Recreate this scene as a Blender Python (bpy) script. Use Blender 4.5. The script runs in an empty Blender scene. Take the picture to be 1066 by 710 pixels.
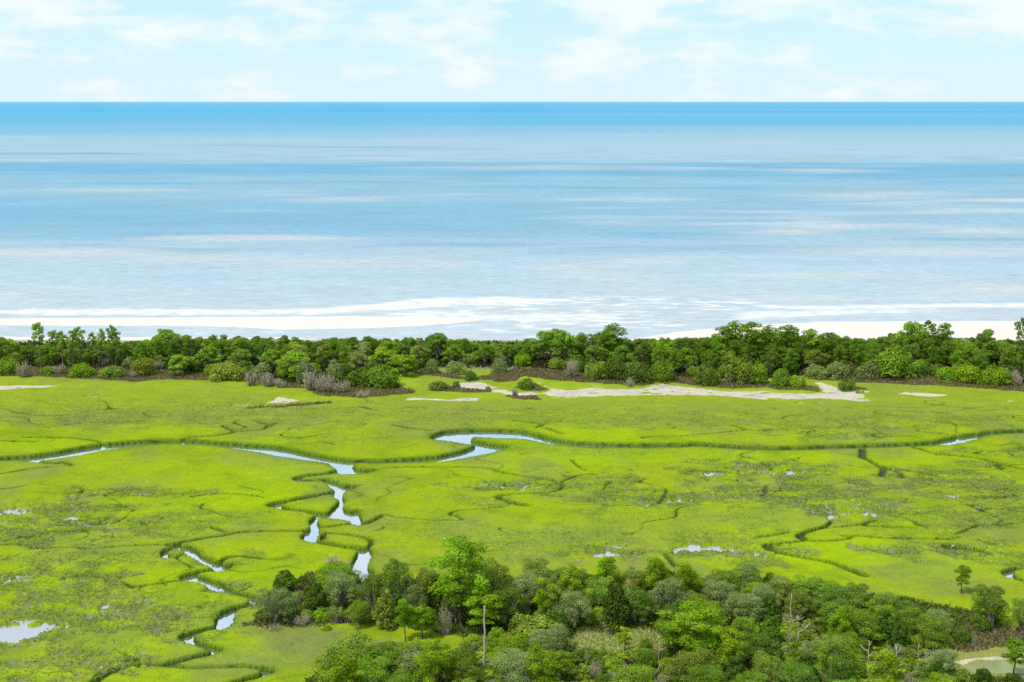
import bpy, math, random
import numpy as np
from mathutils import Vector

random.seed(11)
RNG = np.random.default_rng(11)
S = bpy.context.scene
COL = S.collection

# ------------------------------------------------------------------ camera
F = 1480.0            # focal length in pixels of the 1066 wide photograph
CX, CY = 533.0, 355.0
HOR = 104.6
CAMZ = 100.0
PITCH = math.atan((CY - HOR) / F)

def ground(px, py, z=0.0):
    """point of the level z that is seen at pixel px, py"""
    x = (np.asarray(px, float) - CX) / F
    v = (CY - np.asarray(py, float)) / F
    dy = math.cos(PITCH) + v * math.sin(PITCH)
    dz = -math.sin(PITCH) + v * math.cos(PITCH)
    t = (z - CAMZ) / dz
    return x * t, dy * t

def pixel(X, Y, Z=0.0):
    fz = Z - CAMZ
    d = Y * math.cos(PITCH) - fz * math.sin(PITCH)
    u = Y * math.sin(PITCH) + fz * math.cos(PITCH)
    return CX + F * X / d, CY - F * u / d

cam_d = bpy.data.cameras.new("camera")
cam = bpy.data.objects.new("camera", cam_d)
COL.objects.link(cam)
cam.location = (0, 0, CAMZ)
cam.rotation_euler = (math.pi / 2 - PITCH, 0, 0)
cam_d.sensor_width = 36.0
cam_d.lens = 36.0 * F / 1066.0
cam_d.clip_start = 1.0
cam_d.clip_end = 300000.0
S.camera = cam

# ------------------------------------------------------------------ light
SUN_EL = math.radians(58)
SUN_AZ = math.radians(228)      # clockwise from +Y: the sun stands high to the left, behind the camera
sun_d = bpy.data.lights.new("sun", 'SUN')
sun_d.energy = 2.45
sun_d.angle = math.radians(5)
sun_d.color = (1.0, 0.955, 0.88)
sun = bpy.data.objects.new("sun", sun_d)
COL.objects.link(sun)
sdir = Vector((math.sin(SUN_AZ) * math.cos(SUN_EL), math.cos(SUN_AZ) * math.cos(SUN_EL), math.sin(SUN_EL)))
sun.rotation_euler = sdir.to_track_quat('Z', 'Y').to_euler()
sun.location = (-200, -100, 300)

world = bpy.data.worlds.new("World")
S.world = world
world.use_nodes = True
wt = world.node_tree
wn, wl = wt.nodes, wt.links
wn.clear()

def N(nt, typ, **kw):
    n = nt.nodes.new(typ)
    for k, v in kw.items():
        if k.startswith('i_'):
            key = k[2:]
            key = int(key) if key.isdigit() else key.replace('_', ' ')
            n.inputs[key].default_value = v
        else:
            setattr(n, k, v)
    return n

out = N(wt, 'ShaderNodeOutputWorld')
bg = N(wt, 'ShaderNodeBackground')
bg.inputs['Strength'].default_value = 0.112
sky = N(wt, 'ShaderNodeTexSky')
sky.sky_type = 'NISHITA'
sky.sun_disc = False
sky.sun_elevation = SUN_EL
sky.sun_rotation = SUN_AZ
sky.air_density = 1.0
sky.dust_density = 0.6
sky.ozone_density = 2.0
tc = N(wt, 'ShaderNodeTexCoord')
sep = N(wt, 'ShaderNodeSeparateXYZ')
wl.new(tc.outputs['Generated'], sep.inputs[0])
# pale cyan air near the horizon, thinning upward
hz = N(wt, 'ShaderNodeMapRange', i_1=0.0, i_2=0.30, i_3=0.93, i_4=0.72)
wl.new(sep.outputs['Z'], hz.inputs[0])
mixh = N(wt, 'ShaderNodeMixRGB')
wl.new(hz.outputs[0], mixh.inputs[0])
wl.new(sky.outputs[0], mixh.inputs[1])
hcol = N(wt, 'ShaderNodeMixRGB')
hcol.inputs[1].default_value = (3.75, 4.75, 5.4, 1)
hcol.inputs[2].default_value = (2.95, 4.5, 5.4, 1)
hz2 = N(wt, 'ShaderNodeMapRange', i_1=0.0, i_2=0.06, i_3=0.0, i_4=1.0)
wl.new(sep.outputs['Z'], hz2.inputs[0])
wl.new(hz2.outputs[0], hcol.inputs[0])
wl.new(hcol.outputs[0], mixh.inputs[2])
# clouds: flattened noise on the direction
cmap = N(wt, 'ShaderNodeMapping')
cmap.inputs['Location'].default_value = (7.3, 1.2, 2.4)
cmap.inputs['Scale'].default_value = (15.0, 15.0, 46.0)
wl.new(tc.outputs['Generated'], cmap.inputs[0])
cn = N(wt, 'ShaderNodeTexNoise', i_Scale=1.0, i_Detail=9.0, i_Roughness=0.58, i_Distortion=0.1)
wl.new(cmap.outputs[0], cn.inputs['Vector'])
cadd = N(wt, 'ShaderNodeMapRange', i_1=0.0, i_2=0.07, i_3=-0.085, i_4=0.05)
wl.new(sep.outputs['Z'], cadd.inputs[0])
csum = N(wt, 'ShaderNodeMath', operation='ADD')
wl.new(cn.outputs['Fac'], csum.inputs[0])
wl.new(cadd.outputs[0], csum.inputs[1])
cr = N(wt, 'ShaderNodeMapRange', i_1=0.43, i_2=0.66, i_3=0.0, i_4=0.75)
cr.interpolation_type = 'SMOOTHSTEP'
wl.new(csum.outputs[0], cr.inputs[0])
mixc = N(wt, 'ShaderNodeMixRGB')
wl.new(cr.outputs[0], mixc.inputs[0])
wl.new(mixh.outputs[0], mixc.inputs[1])
mixc.inputs[2].default_value = (5.0, 5.2, 5.4, 1)
wl.new(mixc.outputs[0], bg.inputs['Color'])
wl.new(bg.outputs[0], out.inputs[0])

S.view_settings.view_transform = 'Standard'
S.view_settings.look = 'None'
S.view_settings.gamma = 1.0
S.view_settings.use_curve_mapping = False
S.view_settings.exposure = 0.8
S.cycles.max_bounces = 6
S.cycles.diffuse_bounces = 3
S.cycles.glossy_bounces = 2
S.cycles.transmission_bounces = 3
S.cycles.use_denoising = False
S.cycles.caustics_reflective = False
S.cycles.caustics_refractive = False

# ------------------------------------------------------------------ numpy noise
PERM = RNG.permutation(4096)
GVAL = RNG.random(4096)

def hash2(ix, iy, seed):
    return GVAL[PERM[(ix + PERM[(iy + seed * 131) & 4095]) & 4095]]

GX = np.cos(GVAL * 2 * math.pi * 7); GY = np.sin(GVAL * 2 * math.pi * 7)
def vnoise(x, y, seed=0):
    """gradient noise, 0..1 about 0.5"""
    ix = np.floor(x).astype(np.int64); iy = np.floor(y).astype(np.int64)
    fx = x - ix; fy = y - iy
    def corner(i, j):
        h = PERM[(ix + i + PERM[(iy + j + seed * 131) & 4095]) & 4095]
        return GX[h] * (fx - i) + GY[h] * (fy - j)
    sx = fx * fx * fx * (fx * (fx * 6 - 15) + 10); sy = fy * fy * fy * (fy * (fy * 6 - 15) + 10)
    v = (corner(0, 0) * (1 - sx) + corner(1, 0) * sx) * (1 - sy) + (corner(0, 1) * (1 - sx) + corner(1, 1) * sx) * sy
    return np.clip(0.5 + 0.78 * v, 0, 1)

def fbm(x, y, oct=4, seed=0, gain=0.5):
    s = 0.0; w = 1.0; t = 0.0
    c, sn = math.cos(0.63), math.sin(0.63)
    for o in range(oct):
        s = s + w * vnoise(x, y, seed + o * 7)
        t += w; w *= gain
        x, y = (x * c - y * sn) * 2.03 + 13.7, (x * sn + y * c) * 2.03 + 5.1
    return s / t

def sstep(a, b, x):
    t = np.clip((x - a) / (b - a), 0, 1)
    return t * t * (3 - 2 * t)

def inpoly(X, Y, poly):
    r = np.zeros(X.shape, bool)
    n = len(poly)
    bx = [p[0] for p in poly]; by = [p[1] for p in poly]
    sel = np.where((X >= min(bx)) & (X <= max(bx)) & (Y >= min(by)) & (Y <= max(by)))
    x = X[sel]; y = Y[sel]; q = np.zeros(x.shape, bool)
    for i in range(n):
        x1, y1 = poly[i]; x2, y2 = poly[(i + 1) % n]
        if y1 == y2: continue
        c = ((y1 > y) != (y2 > y)) & (x < (x2 - x1) * (y - y1) / (y2 - y1) + x1)
        q ^= c
    r[sel] = q
    return r

def seg_d2(X, Y, pts, closed, reach):
    """squared distance to a polyline and the parameter-interpolated third value"""
    D = np.full(X.shape, 1e9); W = np.zeros(X.shape)
    m = len(pts) if closed else len(pts) - 1
    for i in range(m):
        x1, y1, w1 = pts[i]; x2, y2, w2 = pts[(i + 1) % len(pts)]
        sel = np.where((X > min(x1, x2) - reach) & (X < max(x1, x2) + reach) &
                       (Y > min(y1, y2) - reach) & (Y < max(y1, y2) + reach))
        if len(sel[0]) == 0: continue
        x = X[sel]; y = Y[sel]
        dx, dy = x2 - x1, y2 - y1
        L = dx * dx + dy * dy + 1e-9
        t = np.clip(((x - x1) * dx + (y - y1) * dy) / L, 0, 1)
        d = (x - x1 - t * dx) ** 2 + (y - y1 - t * dy) ** 2
        w = w1 + (w2 - w1) * t
        # compare by distance beyond the half width
        e = np.sqrt(d) - w * 0.5
        o = np.sqrt(D[sel]) - W[sel] * 0.5
        b = e < o
        dd = D[sel]; ww = W[sel]
        dd[b] = d[b]; ww[b] = w[b]
        D[sel] = dd; W[sel] = ww
    return np.sqrt(D), W

def smooth_line(pts, n=4):
    """Catmull-Rom through the traced points"""
    P = [np.array(p, float) for p in pts]
    P = [2 * P[0] - P[1]] + P + [2 * P[-1] - P[-2]]
    r = []
    for i in range(1, len(P) - 2):
        for k in range(n):
            t = k / n
            r.append(0.5 * ((2 * P[i]) + (-P[i - 1] + P[i + 1]) * t +
                            (2 * P[i - 1] - 5 * P[i] + 4 * P[i + 1] - P[i + 2]) * t * t +
                            (-P[i - 1] + 3 * P[i] - 3 * P[i + 1] + P[i + 2]) * t ** 3))
    r.append(P[-2])
    return [tuple(q) for q in r]

def line_m(pts, w, z=0.0, n=4):
    q = []
    for p in pts:
        x, y = ground(p[0], p[1], z)
        q.append((float(x), float(y), p[2] if len(p) > 2 else w))
    return smooth_line(q, n)

def poly_m(pts, z=-0.3):
    return [tuple(float(a) for a in ground(px, py, z)) for px, py in pts]

def soft_poly(X, Y, pts, soft, z=-0.3, rough=0.0, rscale=6.0, seed=3):
    """0..1 mask of a traced area with a soft, ragged edge, in metres"""
    P = poly_m(pts, z)
    ins = inpoly(X, Y, P)
    P3 = [(a, b, 0.0) for a, b in P]
    d, _ = seg_d2(X, Y, P3, True, soft * 2 + rough * 2 + 2)
    sd = np.where(ins, d, -d)
    if rough:
        sd = sd + (fbm(X / rscale, Y / rscale, 3, seed) - 0.5) * 2 * rough
    return sstep(-soft, soft, sd)

# ------------------------------------------------------------------ traced layout (photo pixels -> ground)
BASINS = [  # outlines of the wide creek reaches, rim to rim
 [(-90,479),(-40,477.5),(0,475.5),(34,473),(59,469.5),(84.5,464.5),(108,461),(127,459.4),(152,457.4),(180,457),(197,457),(222,458.6),(251,461),(281,463),(298,465.3),(323.6,471.2),(349,475.6),(360,477.2),(394,478),(427,476),(454.6,473.8),(478,468.7),(490,464.5),(493,462.8),(485,462.2),(470,459.7),(454.6,458),(448,456.6),(447,454.6),(452,451),(461,448),(478,446.5),(495,446),(517,446),(540,447),(556,449.8),(556,457.2),(540,456.6),(522,456.2),(507,455.8),(493,455),(491,456.8),(495,458.2),(503.6,459.6),(515,461.6),(528,463.2),(529.5,465.5),(523,468.3),(512,471.3),(495,474.8),(478,477.8),(466,480),(440,481.3),(400,482.2),(372,482),(368,484),(370,486),(378,487.6),(390,488.2),(393,489.2),(385,492),(378,493.2),(366,493.6),(352,493.4),(350.5,489),(342,482.6),(332,480.8),(312,478.2),(288,474.8),(268,470.6),(246,467.2),(225,464.6),(205,462.8),(180,462.2),(152,463),(127,466.2),(108,468.7),(84.5,473.8),(57.5,477.7),(42,479.4),(0,479.8),(-90,482.5)],
 [(351,525),(355,525),(359,529),(366,530.5),(374,531.5),(373,535),(369.5,536.5),(370,540.5),(354.5,540.6),(345,540),(335,539),(331,536.5),(335,534.5),(343,533),(350,530)],
 [(979,458.5),(985,455.5),(1000,452.5),(1016,450),(1020,452),(1016,456),(1000,460),(985,463),(980,463)],
]
CREEKS = [  # (points (px, py[, mouth width m]), default width, depth)
 ([(552,453.5,7),(566,457.5,7),(586,460.6,7),(608,462.6,6.5),(629.5,463.4,6.5),(658,463.6,6),(684,463.6,6),(709,463.4),(730,462.8),(747,463.8),(771,465.6),(804.5,466.6),(838,466),(869,465),(900,464.4),(920,463.4),(950,462.6),(972,461.2,6),(985,460,7),(1000,456.6,7),(1014,453.6,6),(1026,451.6,5),(1038,450),(1066,448.6),(1110,447.6)],5.0,2.0),
 # the winding creek below the pool
 ([(352,490,5),(337.6,493),(321,494.5),(310,497),(313,499.5),(324,499.5),(336,499)],3.6,1.6),
 ([(339,499,4),(346,502.5,5),(354,506.5,7),(359,507.5,7),(362,506,6),(366,506,4),(369,505.5,3)],4,1.7),
 ([(357,508.5,6),(352,513,4),(353,517,3),(356.5,520.5,2.8),(354,524,3),(352,529,5),(352,535,8)],4,1.7),
 ([(352,511,4),(335,514.5),(320,517,4),(300,521,4),(288,523.5,5),(286,526,5),(300,529.5,3.5),(318,531.5,3),(336,535,4)],3.6,1.6),
 ([(333,537.5,5),(345,536,8),(355,535,11),(365,538.5,8),(371,542,4)],7,1.7),
 ([(358,533,6),(366,532.5,5),(373,531.5,3)],4,1.6),
 ([(369,540,3.5),(372,544.5,4),(379,544.5,3),(386,542.5,2.4),(393,539,2.4),(398.5,536,2)],3,1.5),
 ([(336,536,5),(329.5,538,3.5),(326,543,3),(328,548.5,4),(324,554.5,5.5),(321,558.5,5.5),(325,562,4),(334,563.6,3.2),(351,567,3.2),(364.6,569,3),(377,571,4),(380.5,575,5),(376.5,582,5.5),(374,590,6),(379,598,6),(386,606,5)],4.5,1.7),
 ([(328,549),(346,547.5),(358,545.5),(369,544.5)],2.2,1.1),
 ([(336,561),(338,555),(350,555),(364.6,556.5),(379,559),(386,562.5),(385.5,567),(380,570)],2.0,1.0),
 ([(327,549.5,3),(318,552,3),(310,552.5,2.6),(297,552.2),(285,552.3),(268,552.8),(251,553.6),(231,557.3),(214,559.6),(203,561.8),(192,563.4,2.6),(183,565.6,2.8),(176,567.5,2.8)],2.3,1.3),
 # the lower left creek
 ([(176,566,3),(185.5,568.4,5),(191,569,5),(195.6,571,4.6),(201,575.5,4.6),(212.5,582,4.8),(224,587,5.5),(232,590.5,5.5),(228,592.5,4),(216,593.3,3.4),(206,595,3.6),(197,598.5,5.5),(204,601.5,6),(212,603.8,5),(221,606.5,5.5),(227,610.5,5.5),(235,613,4),(244.6,616,3.4),(258,619.5,3.6),(267,622.5,5),(262,627.6,3.6),(253,630.5,3.4),(244.6,632.5,3.6),(237,637,5),(234.5,644,5.5),(231,650.5,4.6),(222,653.3,3),(214,654.7,3),(203,657.3,3.4),(194.5,661,4.2),(196,664.5,4),(206,668.8,3.2),(217.6,672.5,3.2),(226,675.5,3.6),(221,678.8,3.2),(210,681.8,3),(200.7,684),(184,688,3.2),(174,691,3.2),(182,692.6,2.6),(200.7,694,2.4),(226,693.8,2.2),(251,693,2.2),(267,694.4,2.6),(278,698,3.6),(274,701,3.2),(262,705,2.8),(245,709.5,2.6),(224,716),(200,724)],3,1.5),
 ([(188,568,3.5),(177,570.5,3),(171,574,2.6),(173,579,3)],3,1.4),
 ([(172,690),(160,688.8,1.8),(145,690.5,2),(128,694,2.2),(115,699.5,2.6),(103,706.5,2.8),(92,712,3),(70,724,3)],2.2,1.2),
 ([(175,566.5),(150,567),(127,568.2),(105,569.6),(84.5,570.4,2),(75,569),(60,569.2),(44,569.8,1.8),(30,567.2,1.8),(16,566.4),(0,566.8),(-40,566)],1.4,0.8),
 ([(195,601),(184,604),(165,607),(140,610)],1.5,0.8),
 ([(226,589.5),(238,588.5,3.5),(243,587.5,2.5)],3,1.3),
 # right hand side ditches
 ([(866,542),(859,547.5,2.2),(846.7,551,2.6),(835,555,3),(833,558.5,3),(840,562,2.6),(853,563),(868,562.3),(880,560.8),(887,558.7),(881,557.6),(878,557.3),(897.5,557.6),(920,559.6),(946.6,560),(991.6,561)],1.6,1.0),
 ([(835,563),(818,564.4),(802,565.7,2.5),(799,568,3.4),(803,571,3.2),(812,574.2,2.8),(826,578,2.5),(844.6,581,2.4),(862,584.6,2.4),(874,588,2.8),(886,593,3),(900,599,3)],2.0,1.0),
 ([(790.6,558),(806.5,556.5),(821,553.6)],1.6,0.9),
 ([(846,551.5),(862,549),(878,547.6),(890,546),(899,545.2,2.4),(904,543),(912,541.5)],1.5,0.9),
 ([(899,546.6,2.4),(908,547.6),(920,547.6),(951,549)],1.5,0.9),
 ([(928.5,536.5),(938,537.8),(946.6,540),(953,543.5,2),(958,546.4,2.4),(966,546.8)],1.6,1.0),
 ([(898,467,3),(897.5,472,3.4),(897.6,475.8,3.4),(904,478.6),(911,482.4),(917,485.5),(919.5,489),(917,495)],2.4,1.0),
 ([(918,486),(930,488.3),(937,492.5),(940,497)],2,1.1),
 ([(926,488),(942,489.2),(958.6,491.7),(975.5,495)],1.6,0.9),
 ([(950,465),(955,466.3,2.5),(974,471.4),(996,474),(1018,476.5),(1034.6,480.7,2.8),(1050,484),(1066,488),(1095,492)],2.2,1.3),
 ([(1100,594),(1080,590.5),(1066,590.4),(1054.7,591.6,3),(1050,594,4),(1051,598,4),(1059,602,3),(1068,604),(1095,609)],2.6,1.2),
 ([(986,567.5,4),(994,568.5,4),(1003,569,3),(1018.7,572.5,2.6),(1028.8,574.5)],2,1.1),
 ([(906,559),(930,559.7),(960,560),(1000,559)],1.2,0.7),
 ([(996,555),(1008,550),(1018.7,546)],1.6,0.9),
 ([(1008,524.5),(1016,527,3),(1024,528)],1.8,1.0),
 ([(1020,562),(1035,566),(1050,568)],1.6,0.9),
 ([(1012,516),(1035,517),(1060,515)],1.8,0.9),
 ([(1005,540),(1030,545),(1058,544)],1.6,0.8),
 # upper marsh ditches
 ([(25,454.6),(50.7,455.2),(76,455.8),(94.6,457.8),(108,461)],2.2,1.0),
 ([(-20,458),(0,458.6),(37,459.8)],2,0.8),
 ([(188,460,2.5),(192,456),(209.6,454.2),(230.7,452.5),(244,449.2,2.6),(239,446.6,2.2),(232.4,442.6)],1.8,1.0),
 ([(244,449),(258,447.8),(273,446.8),(279,443),(286.4,440.6)],1.8,1.0),
 ([(264,437),(275,440.5),(284,443)],1.4,0.7),
 ([(410.7,442.4),(427.6,445.7,2.4),(437,446.5),(448,448.2)],1.7,0.9),
 ([(380,487),(394,487.2),(412,486.2),(436,485.6),(458,485.4),(478,485.6),(495,486),(508.7,487.2,1.6),(525.6,491.5,2.2),(545,494.8,2),(563,497),(579,500.5,1.6),(586,505),(581,509),(572,512),(545,513.4),(530,514.3),(518,516.4,2.4),(524,519,3),(530,521.5,3.2),(547,525.6,3)],1.3,0.9),
 ([(404,535.8),(413.5,537.8),(430,539.2),(449,540.8),(465,541),(481,540.8),(476,537),(468,534.4),(480,530.6),(496,530),(526,527)],1.3,0.7),
 ([(536,437.6),(557,439.8),(564,442.6),(559,444.5)],1.8,0.9),
 ([(570,445.8),(579,448.6,2.2),(585.6,451)],2,1.0),
 ([(629,465,2.5),(630,461,2)],2.2,1.1),
 ([(668,456),(672,454.6,2),(684,453.9),(700.6,454.2),(720,452.6),(745,450.5),(776,447.5),(790,448),(808,447.5,2),(825,448)],1.3,0.8),
 ([(776,447),(770,445),(763,442.8)],1.8,0.9),
 ([(15,477),(55,482),(66,480.5),(74,484)],2.4,1.0),
 ([(0,493),(12,491),(32,487.6),(52,486)],1.8,0.8),
 ([(0,509),(10,508),(25,505.5)],1.6,0.7),
 ([(200,516),(222,513.6),(243,513.6),(262,515),(275,517)],1.5,0.7),
 ([(222,549),(228,551),(236,553.5)],2,0.9),
 ([(595,478),(602,485),(610,489)],1.3,0.6),
 ([(560,504),(580,503),(600,494.5),(622,493)],1.3,0.6),
 ([(693,577),(697,582),(704,590)],1.8,1.0),
 ([(955,447),(960,449),(998,452.5)],1.5,0.8),
 ([(1044,441.5),(1055,443.5)],1.5,0.8),
]
PANNES = [  # centre, radii in px, strength: thin grass over bare mud
 (30,546,120,26,.9),(85,530,80,10,.8),(150,512,90,6,.75),(160,545,60,20,.55),(20,605,130,24,.85),(60,640,190,36,.85),(130,620,70,24,.55),
 (60,690,130,20,.8),(190,540,30,14,.5),(520,505,60,5,1.0),(500,521,50,7,.45),(620,507,80,16,.65),(690,517,110,9,.9),(790,487,90,9,.9),(830,510,140,18,.8),
 (880,524,90,10,1.0),(740,492,50,5,.9),(900,530,70,6,.8),(700,573,130,8,.95),(770,565,60,18,.55),(620,572,60,9,.8),(590,565,120,18,.35),(790,575,30,16,.8),
 (1000,500,90,14,.75),(1040,525,80,22,.65),(980,540,90,18,.5),(960,572,70,9,.95),(1030,575,60,12,.8),(1010,480,30,7,.6),(1060,470,60,5,.8),
 (180,430,260,14,.34),(520,432,260,9,.3),(800,436,260,9,.4),(960,437,160,7,.5),(60,440,120,6,.4),(860,452,60,6,.7),(870,443,80,5,.6),
 (340,455,70,6,.25),(1010,512,60,6,.7),(250,540,40,9,.35),(640,470,160,5,.2),(700,535,140,9,.3),(480,555,120,16,.18),(90,580,160,10,.5)]
POOLS = [  # shallow standing water on the mud
 (12,657,42,11,1.1),(40,652,26,7,.75),(18,601,22,6,.55),(13,531,22,5,.62),(72,538,9,2.6,.66),(42,527,22,3,.5),(152,513,10,1.6,.7),(108,630,5,4,.7),(125,602,4,2,.6),
 (88,657,16,4,.45),(125,668,16,3,.45),(108,690,30,4,.4),(70,686,16,4,.35),(545,507,18,2.2,.62),(520,505,10,2.0,.5),(500,501,12,1.6,.45),(480,500,12,1.4,.45),(740,492,12,2.2,.62),(705,519.4,18,2.4,.6),(681,525,10,1.8,.5),(652,519,12,1.6,.5),(726,514,8,1.6,.5),
 (632,576,15,3.2,.95),(648,568,9,2,.8),(602,581,7,2,.7),(676,571,8,1.8,.7),(725,569,26,3.4,.95),(755,571,16,2.2,.7),(700,572,12,2,.6),
 (816,490,16,3,.62),(793,489,10,1.5,.5),(842,479,6,1.6,.6),(735,492,16,2,.4),(808,509,7,1.5,.5),(866,537,9,2.4,.85),(878,534,7,1.6,.7),(906,534,10,2.4,.85),(892,537,9,1.4,.6),
 (896,439.5,5,1.0,.8),(926,442.8,12,1.1,.85),(996,515,14,1.8,.62),(1016,527,6,1.6,.9),(1032,512,8,1.4,.6),(958,524,6,1.8,.55),(994,568,7,2.4,.95),(97,411.5,10,.9,1.1),(248,420.8,11,1.1,1.1),
 (1041,420,4,.9,.9),(1050,422,4,.9,.8),(1054,642.5,7,1.6,1.1),(700,481,14,2,.3),(1055,474,14,1.4,.5),(790,575,22,5,.45),(880,455,20,1.4,.5),(545,525,9,1.2,.7),(832,419,7,1.2,.8),(855,418.5,6,.8,.7)]
SAND = [
 [(-60,401),(0,400.7),(27,400),(50,400.3),(75,400.7),(88,401),(85,402.3),(60,403),(30,404.5),(0,406.5),(-60,408)],
 [(275,420),(285,413),(290,412),(300,414),(315,415),(319,416),(310,418),(300,420),(285,421)],
 [(416,417),(422,413.8),(435,413),(470,415),(487,413),(502,413.5),(502,418.6),(490,417.6),(460,417.8),(440,416.5),(425,417.5)],
 [(462,401),(480,397.3),(500,396.8),(511,400),(524,404.2),(537,408),(548,407),(562,408.4),(570,406),(562,401),(555,396.5),(561,397),(575,402.4),(590,405.6),(610,403),(622,401),(640,404),(665,404),(680,400),(690,398.5),(705,401),(735,404),(760,407),(780,406),(795,405.5),(815,408),(840,409),(857,408.5),(850,403),(846,397.5),(856,396.5),(866,401),(885,405.5),(905,406.5),(912,408),(900,410.5),(910,418),(890,418.5),(878,416.6),(850,415),(830,416.4),(800,416.6),(780,415),(765,413.5),(740,412),(700,411.5),(660,412),(620,413),(585,415),(572,414),(565,410.5),(548,413),(536,413),(518,410),(500,406),(480,405)],
 [(930,410),(940,407),(960,408),(985,410),(996,412),(970,413.6),(960,413.2),(945,411)],
 [(1048,418.2),(1046,416.4),(1066,417),(1120,418),(1120,419.5),(1060,418.6)],
 [(988,690),(995,687),(1016,683),(1036,682),(1046,683),(1056,679),(1080,673),(1110,672),(1110,682),(1080,684),(1056,687),(1040,686),(1018,687),(1002,692)],
]
POND = [(1004,692),(1022,686.5),(1040,686),(1055,688),(1080,684),(1110,684),(1110,697),(1070,701),(1015,700)]
REEDS = [
 [(-90,381),(60,385),(180,388),(240,391),(300,400),(330,405),(300,404),(240,396.5),(180,395),(140,397.5),(100,395),(50,393),(0,391.5),(-90,391)],
 [(318,404),(380,396),(415,401),(434,409.5),(405,412.5),(370,414),(340,413),(325,409)],
 [(258,424.6),(290,423),(320,420.4),(345,419),(345,420),(320,422),(292,424.4),(260,425.6)],
 [(410,385),(430,384),(460,388),(480,394),(500,393),(540,384),(600,389),(660,393),(692,396),(676,402.4),(640,401),(600,397.6),(560,394.6),(545,391),(534,397),(520,398.6),(508,396.4),(470,394.6),(441,390)],
 [(690,392),(760,397),(800,398),(800,403),(762,405.4),(720,401.5),(695,397)],
 [(846,391),(900,394),(980,395),(1066,401),(1140,404),(1140,410),(1066,408.5),(1000,403),(930,400),(890,399),(852,395.4)],
 [(448,404),(465,402.5),(500,404.5),(515,407.6),(495,409.4),(470,407.8),(452,407)],
 [(526,412),(545,411),(562,413.6),(560,416.5),(535,416)],
 [(540,404),(552,400),(570,404),(568,407.6),(545,408)],
 [(800,401),(830,402),(852,404),(852,407.4),(820,406.5),(802,405)],
 [(862,405),(880,402.5),(905,405.5),(898,408.8),(868,408.6)],
 [(880,386),(980,390),(1080,394),(1080,398),(900,395)],
 [(1000,655),(1060,655),(1090,660),(1090,668),(1040,675),(1005,680),(985,676)],
 [(255,652),(290,645),(330,646),(330,652),(290,656)],
]
LIME = [(-60,393,110,6,.9),(150,401,120,4,.6),(60,407,60,2,.4),(425,397,16,9,1.0),(610,401,60,4,1.0),(560,396,18,5,.7),(330,413,34,5,1.0),(345,409,26,4,.7),(830,406,34,3,1.0),(500,411,60,3,.8),(760,405,30,2,.6),(310,600,40,20,.35),
 (230,486,200,10,.35),(180,500,240,8,.3),(640,475,240,8,.45),(520,490,110,7,.3),(700,478,120,6,.4),(560,560,220,16,.25),(860,576,180,16,.5),(780,583,60,5,.8),(960,560,60,6,.4),(260,520,100,10,.35),(300,575,80,20,.35),(240,600,80,14,.3),(220,670,110,20,.3),(600,450,250,4,.3),(780,455,120,5,.35),(140,446,90,5,.35),(470,470,90,8,.2),(950,478,80,6,.4),(1000,592,90,14,.4),(300,655,80,16,.25)]
OLIVE = [(120,432,190,8,.8),(360,425,220,10,.5),(560,421,200,6,.6),(800,424,240,6,.6),(980,428,160,8,.5),(300,440,100,6,.35),(640,436,160,8,.4),(480,452,60,5,.25),(540,585,140,16,.5),(620,560,160,14,.45),(500,540,80,10,.2),(150,655,120,26,.4),(60,560,140,18,.5),(840,508,140,20,.55),(900,430,200,6,.5),(330,660,80,12,1.0),(350,668,80,12,1.0),(250,690,60,16,.6)]
WOOD = [(384,612),(440,606),(470,604),(520,610),(560,604),(600,600),(700,602),(800,606),(880,614),(940,624),(990,634),(1030,640),(1046,652),(1010,660),(990,672),(982,690),(1000,704),(1060,706),(1140,710),(1140,800),(300,800),(318,712),(335,700),(400,694),(470,684),(498,664),(440,656),(385,646),(330,650),(262,652),(268,640),(300,610),(330,596),(372,600)]
CLEAR = [(584,664),(600,656),(640,654),(694,660),(698,676),(672,686),(630,684),(598,678)]
FARWOOD = [(-140,381),(60,384),(180,387),(240,390),(262,396),(330,402),(380,400),(400,392),(440,384),(540,383),(600,388),(690,393),(760,396),(850,392),(900,393),(980,395),(1066,400),(1180,404),(1180,361),(-140,361)]

# ------------------------------------------------------------------ materials
def new_mat(name):
    m = bpy.data.materials.new(name)
    m.use_nodes = True
    m.node_tree.nodes.clear()
    return m, m.node_tree

def bsdf_out(nt, rough=0.9, spec=0.2):
    o = N(nt, 'ShaderNodeOutputMaterial')
    b = N(nt, 'ShaderNodeBsdfPrincipled')
    b.inputs['Roughness'].default_value = rough
    b.inputs['Specular IOR Level'].default_value = spec
    nt.links.new(b.outputs[0], o.inputs[0])
    return b, o

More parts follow.
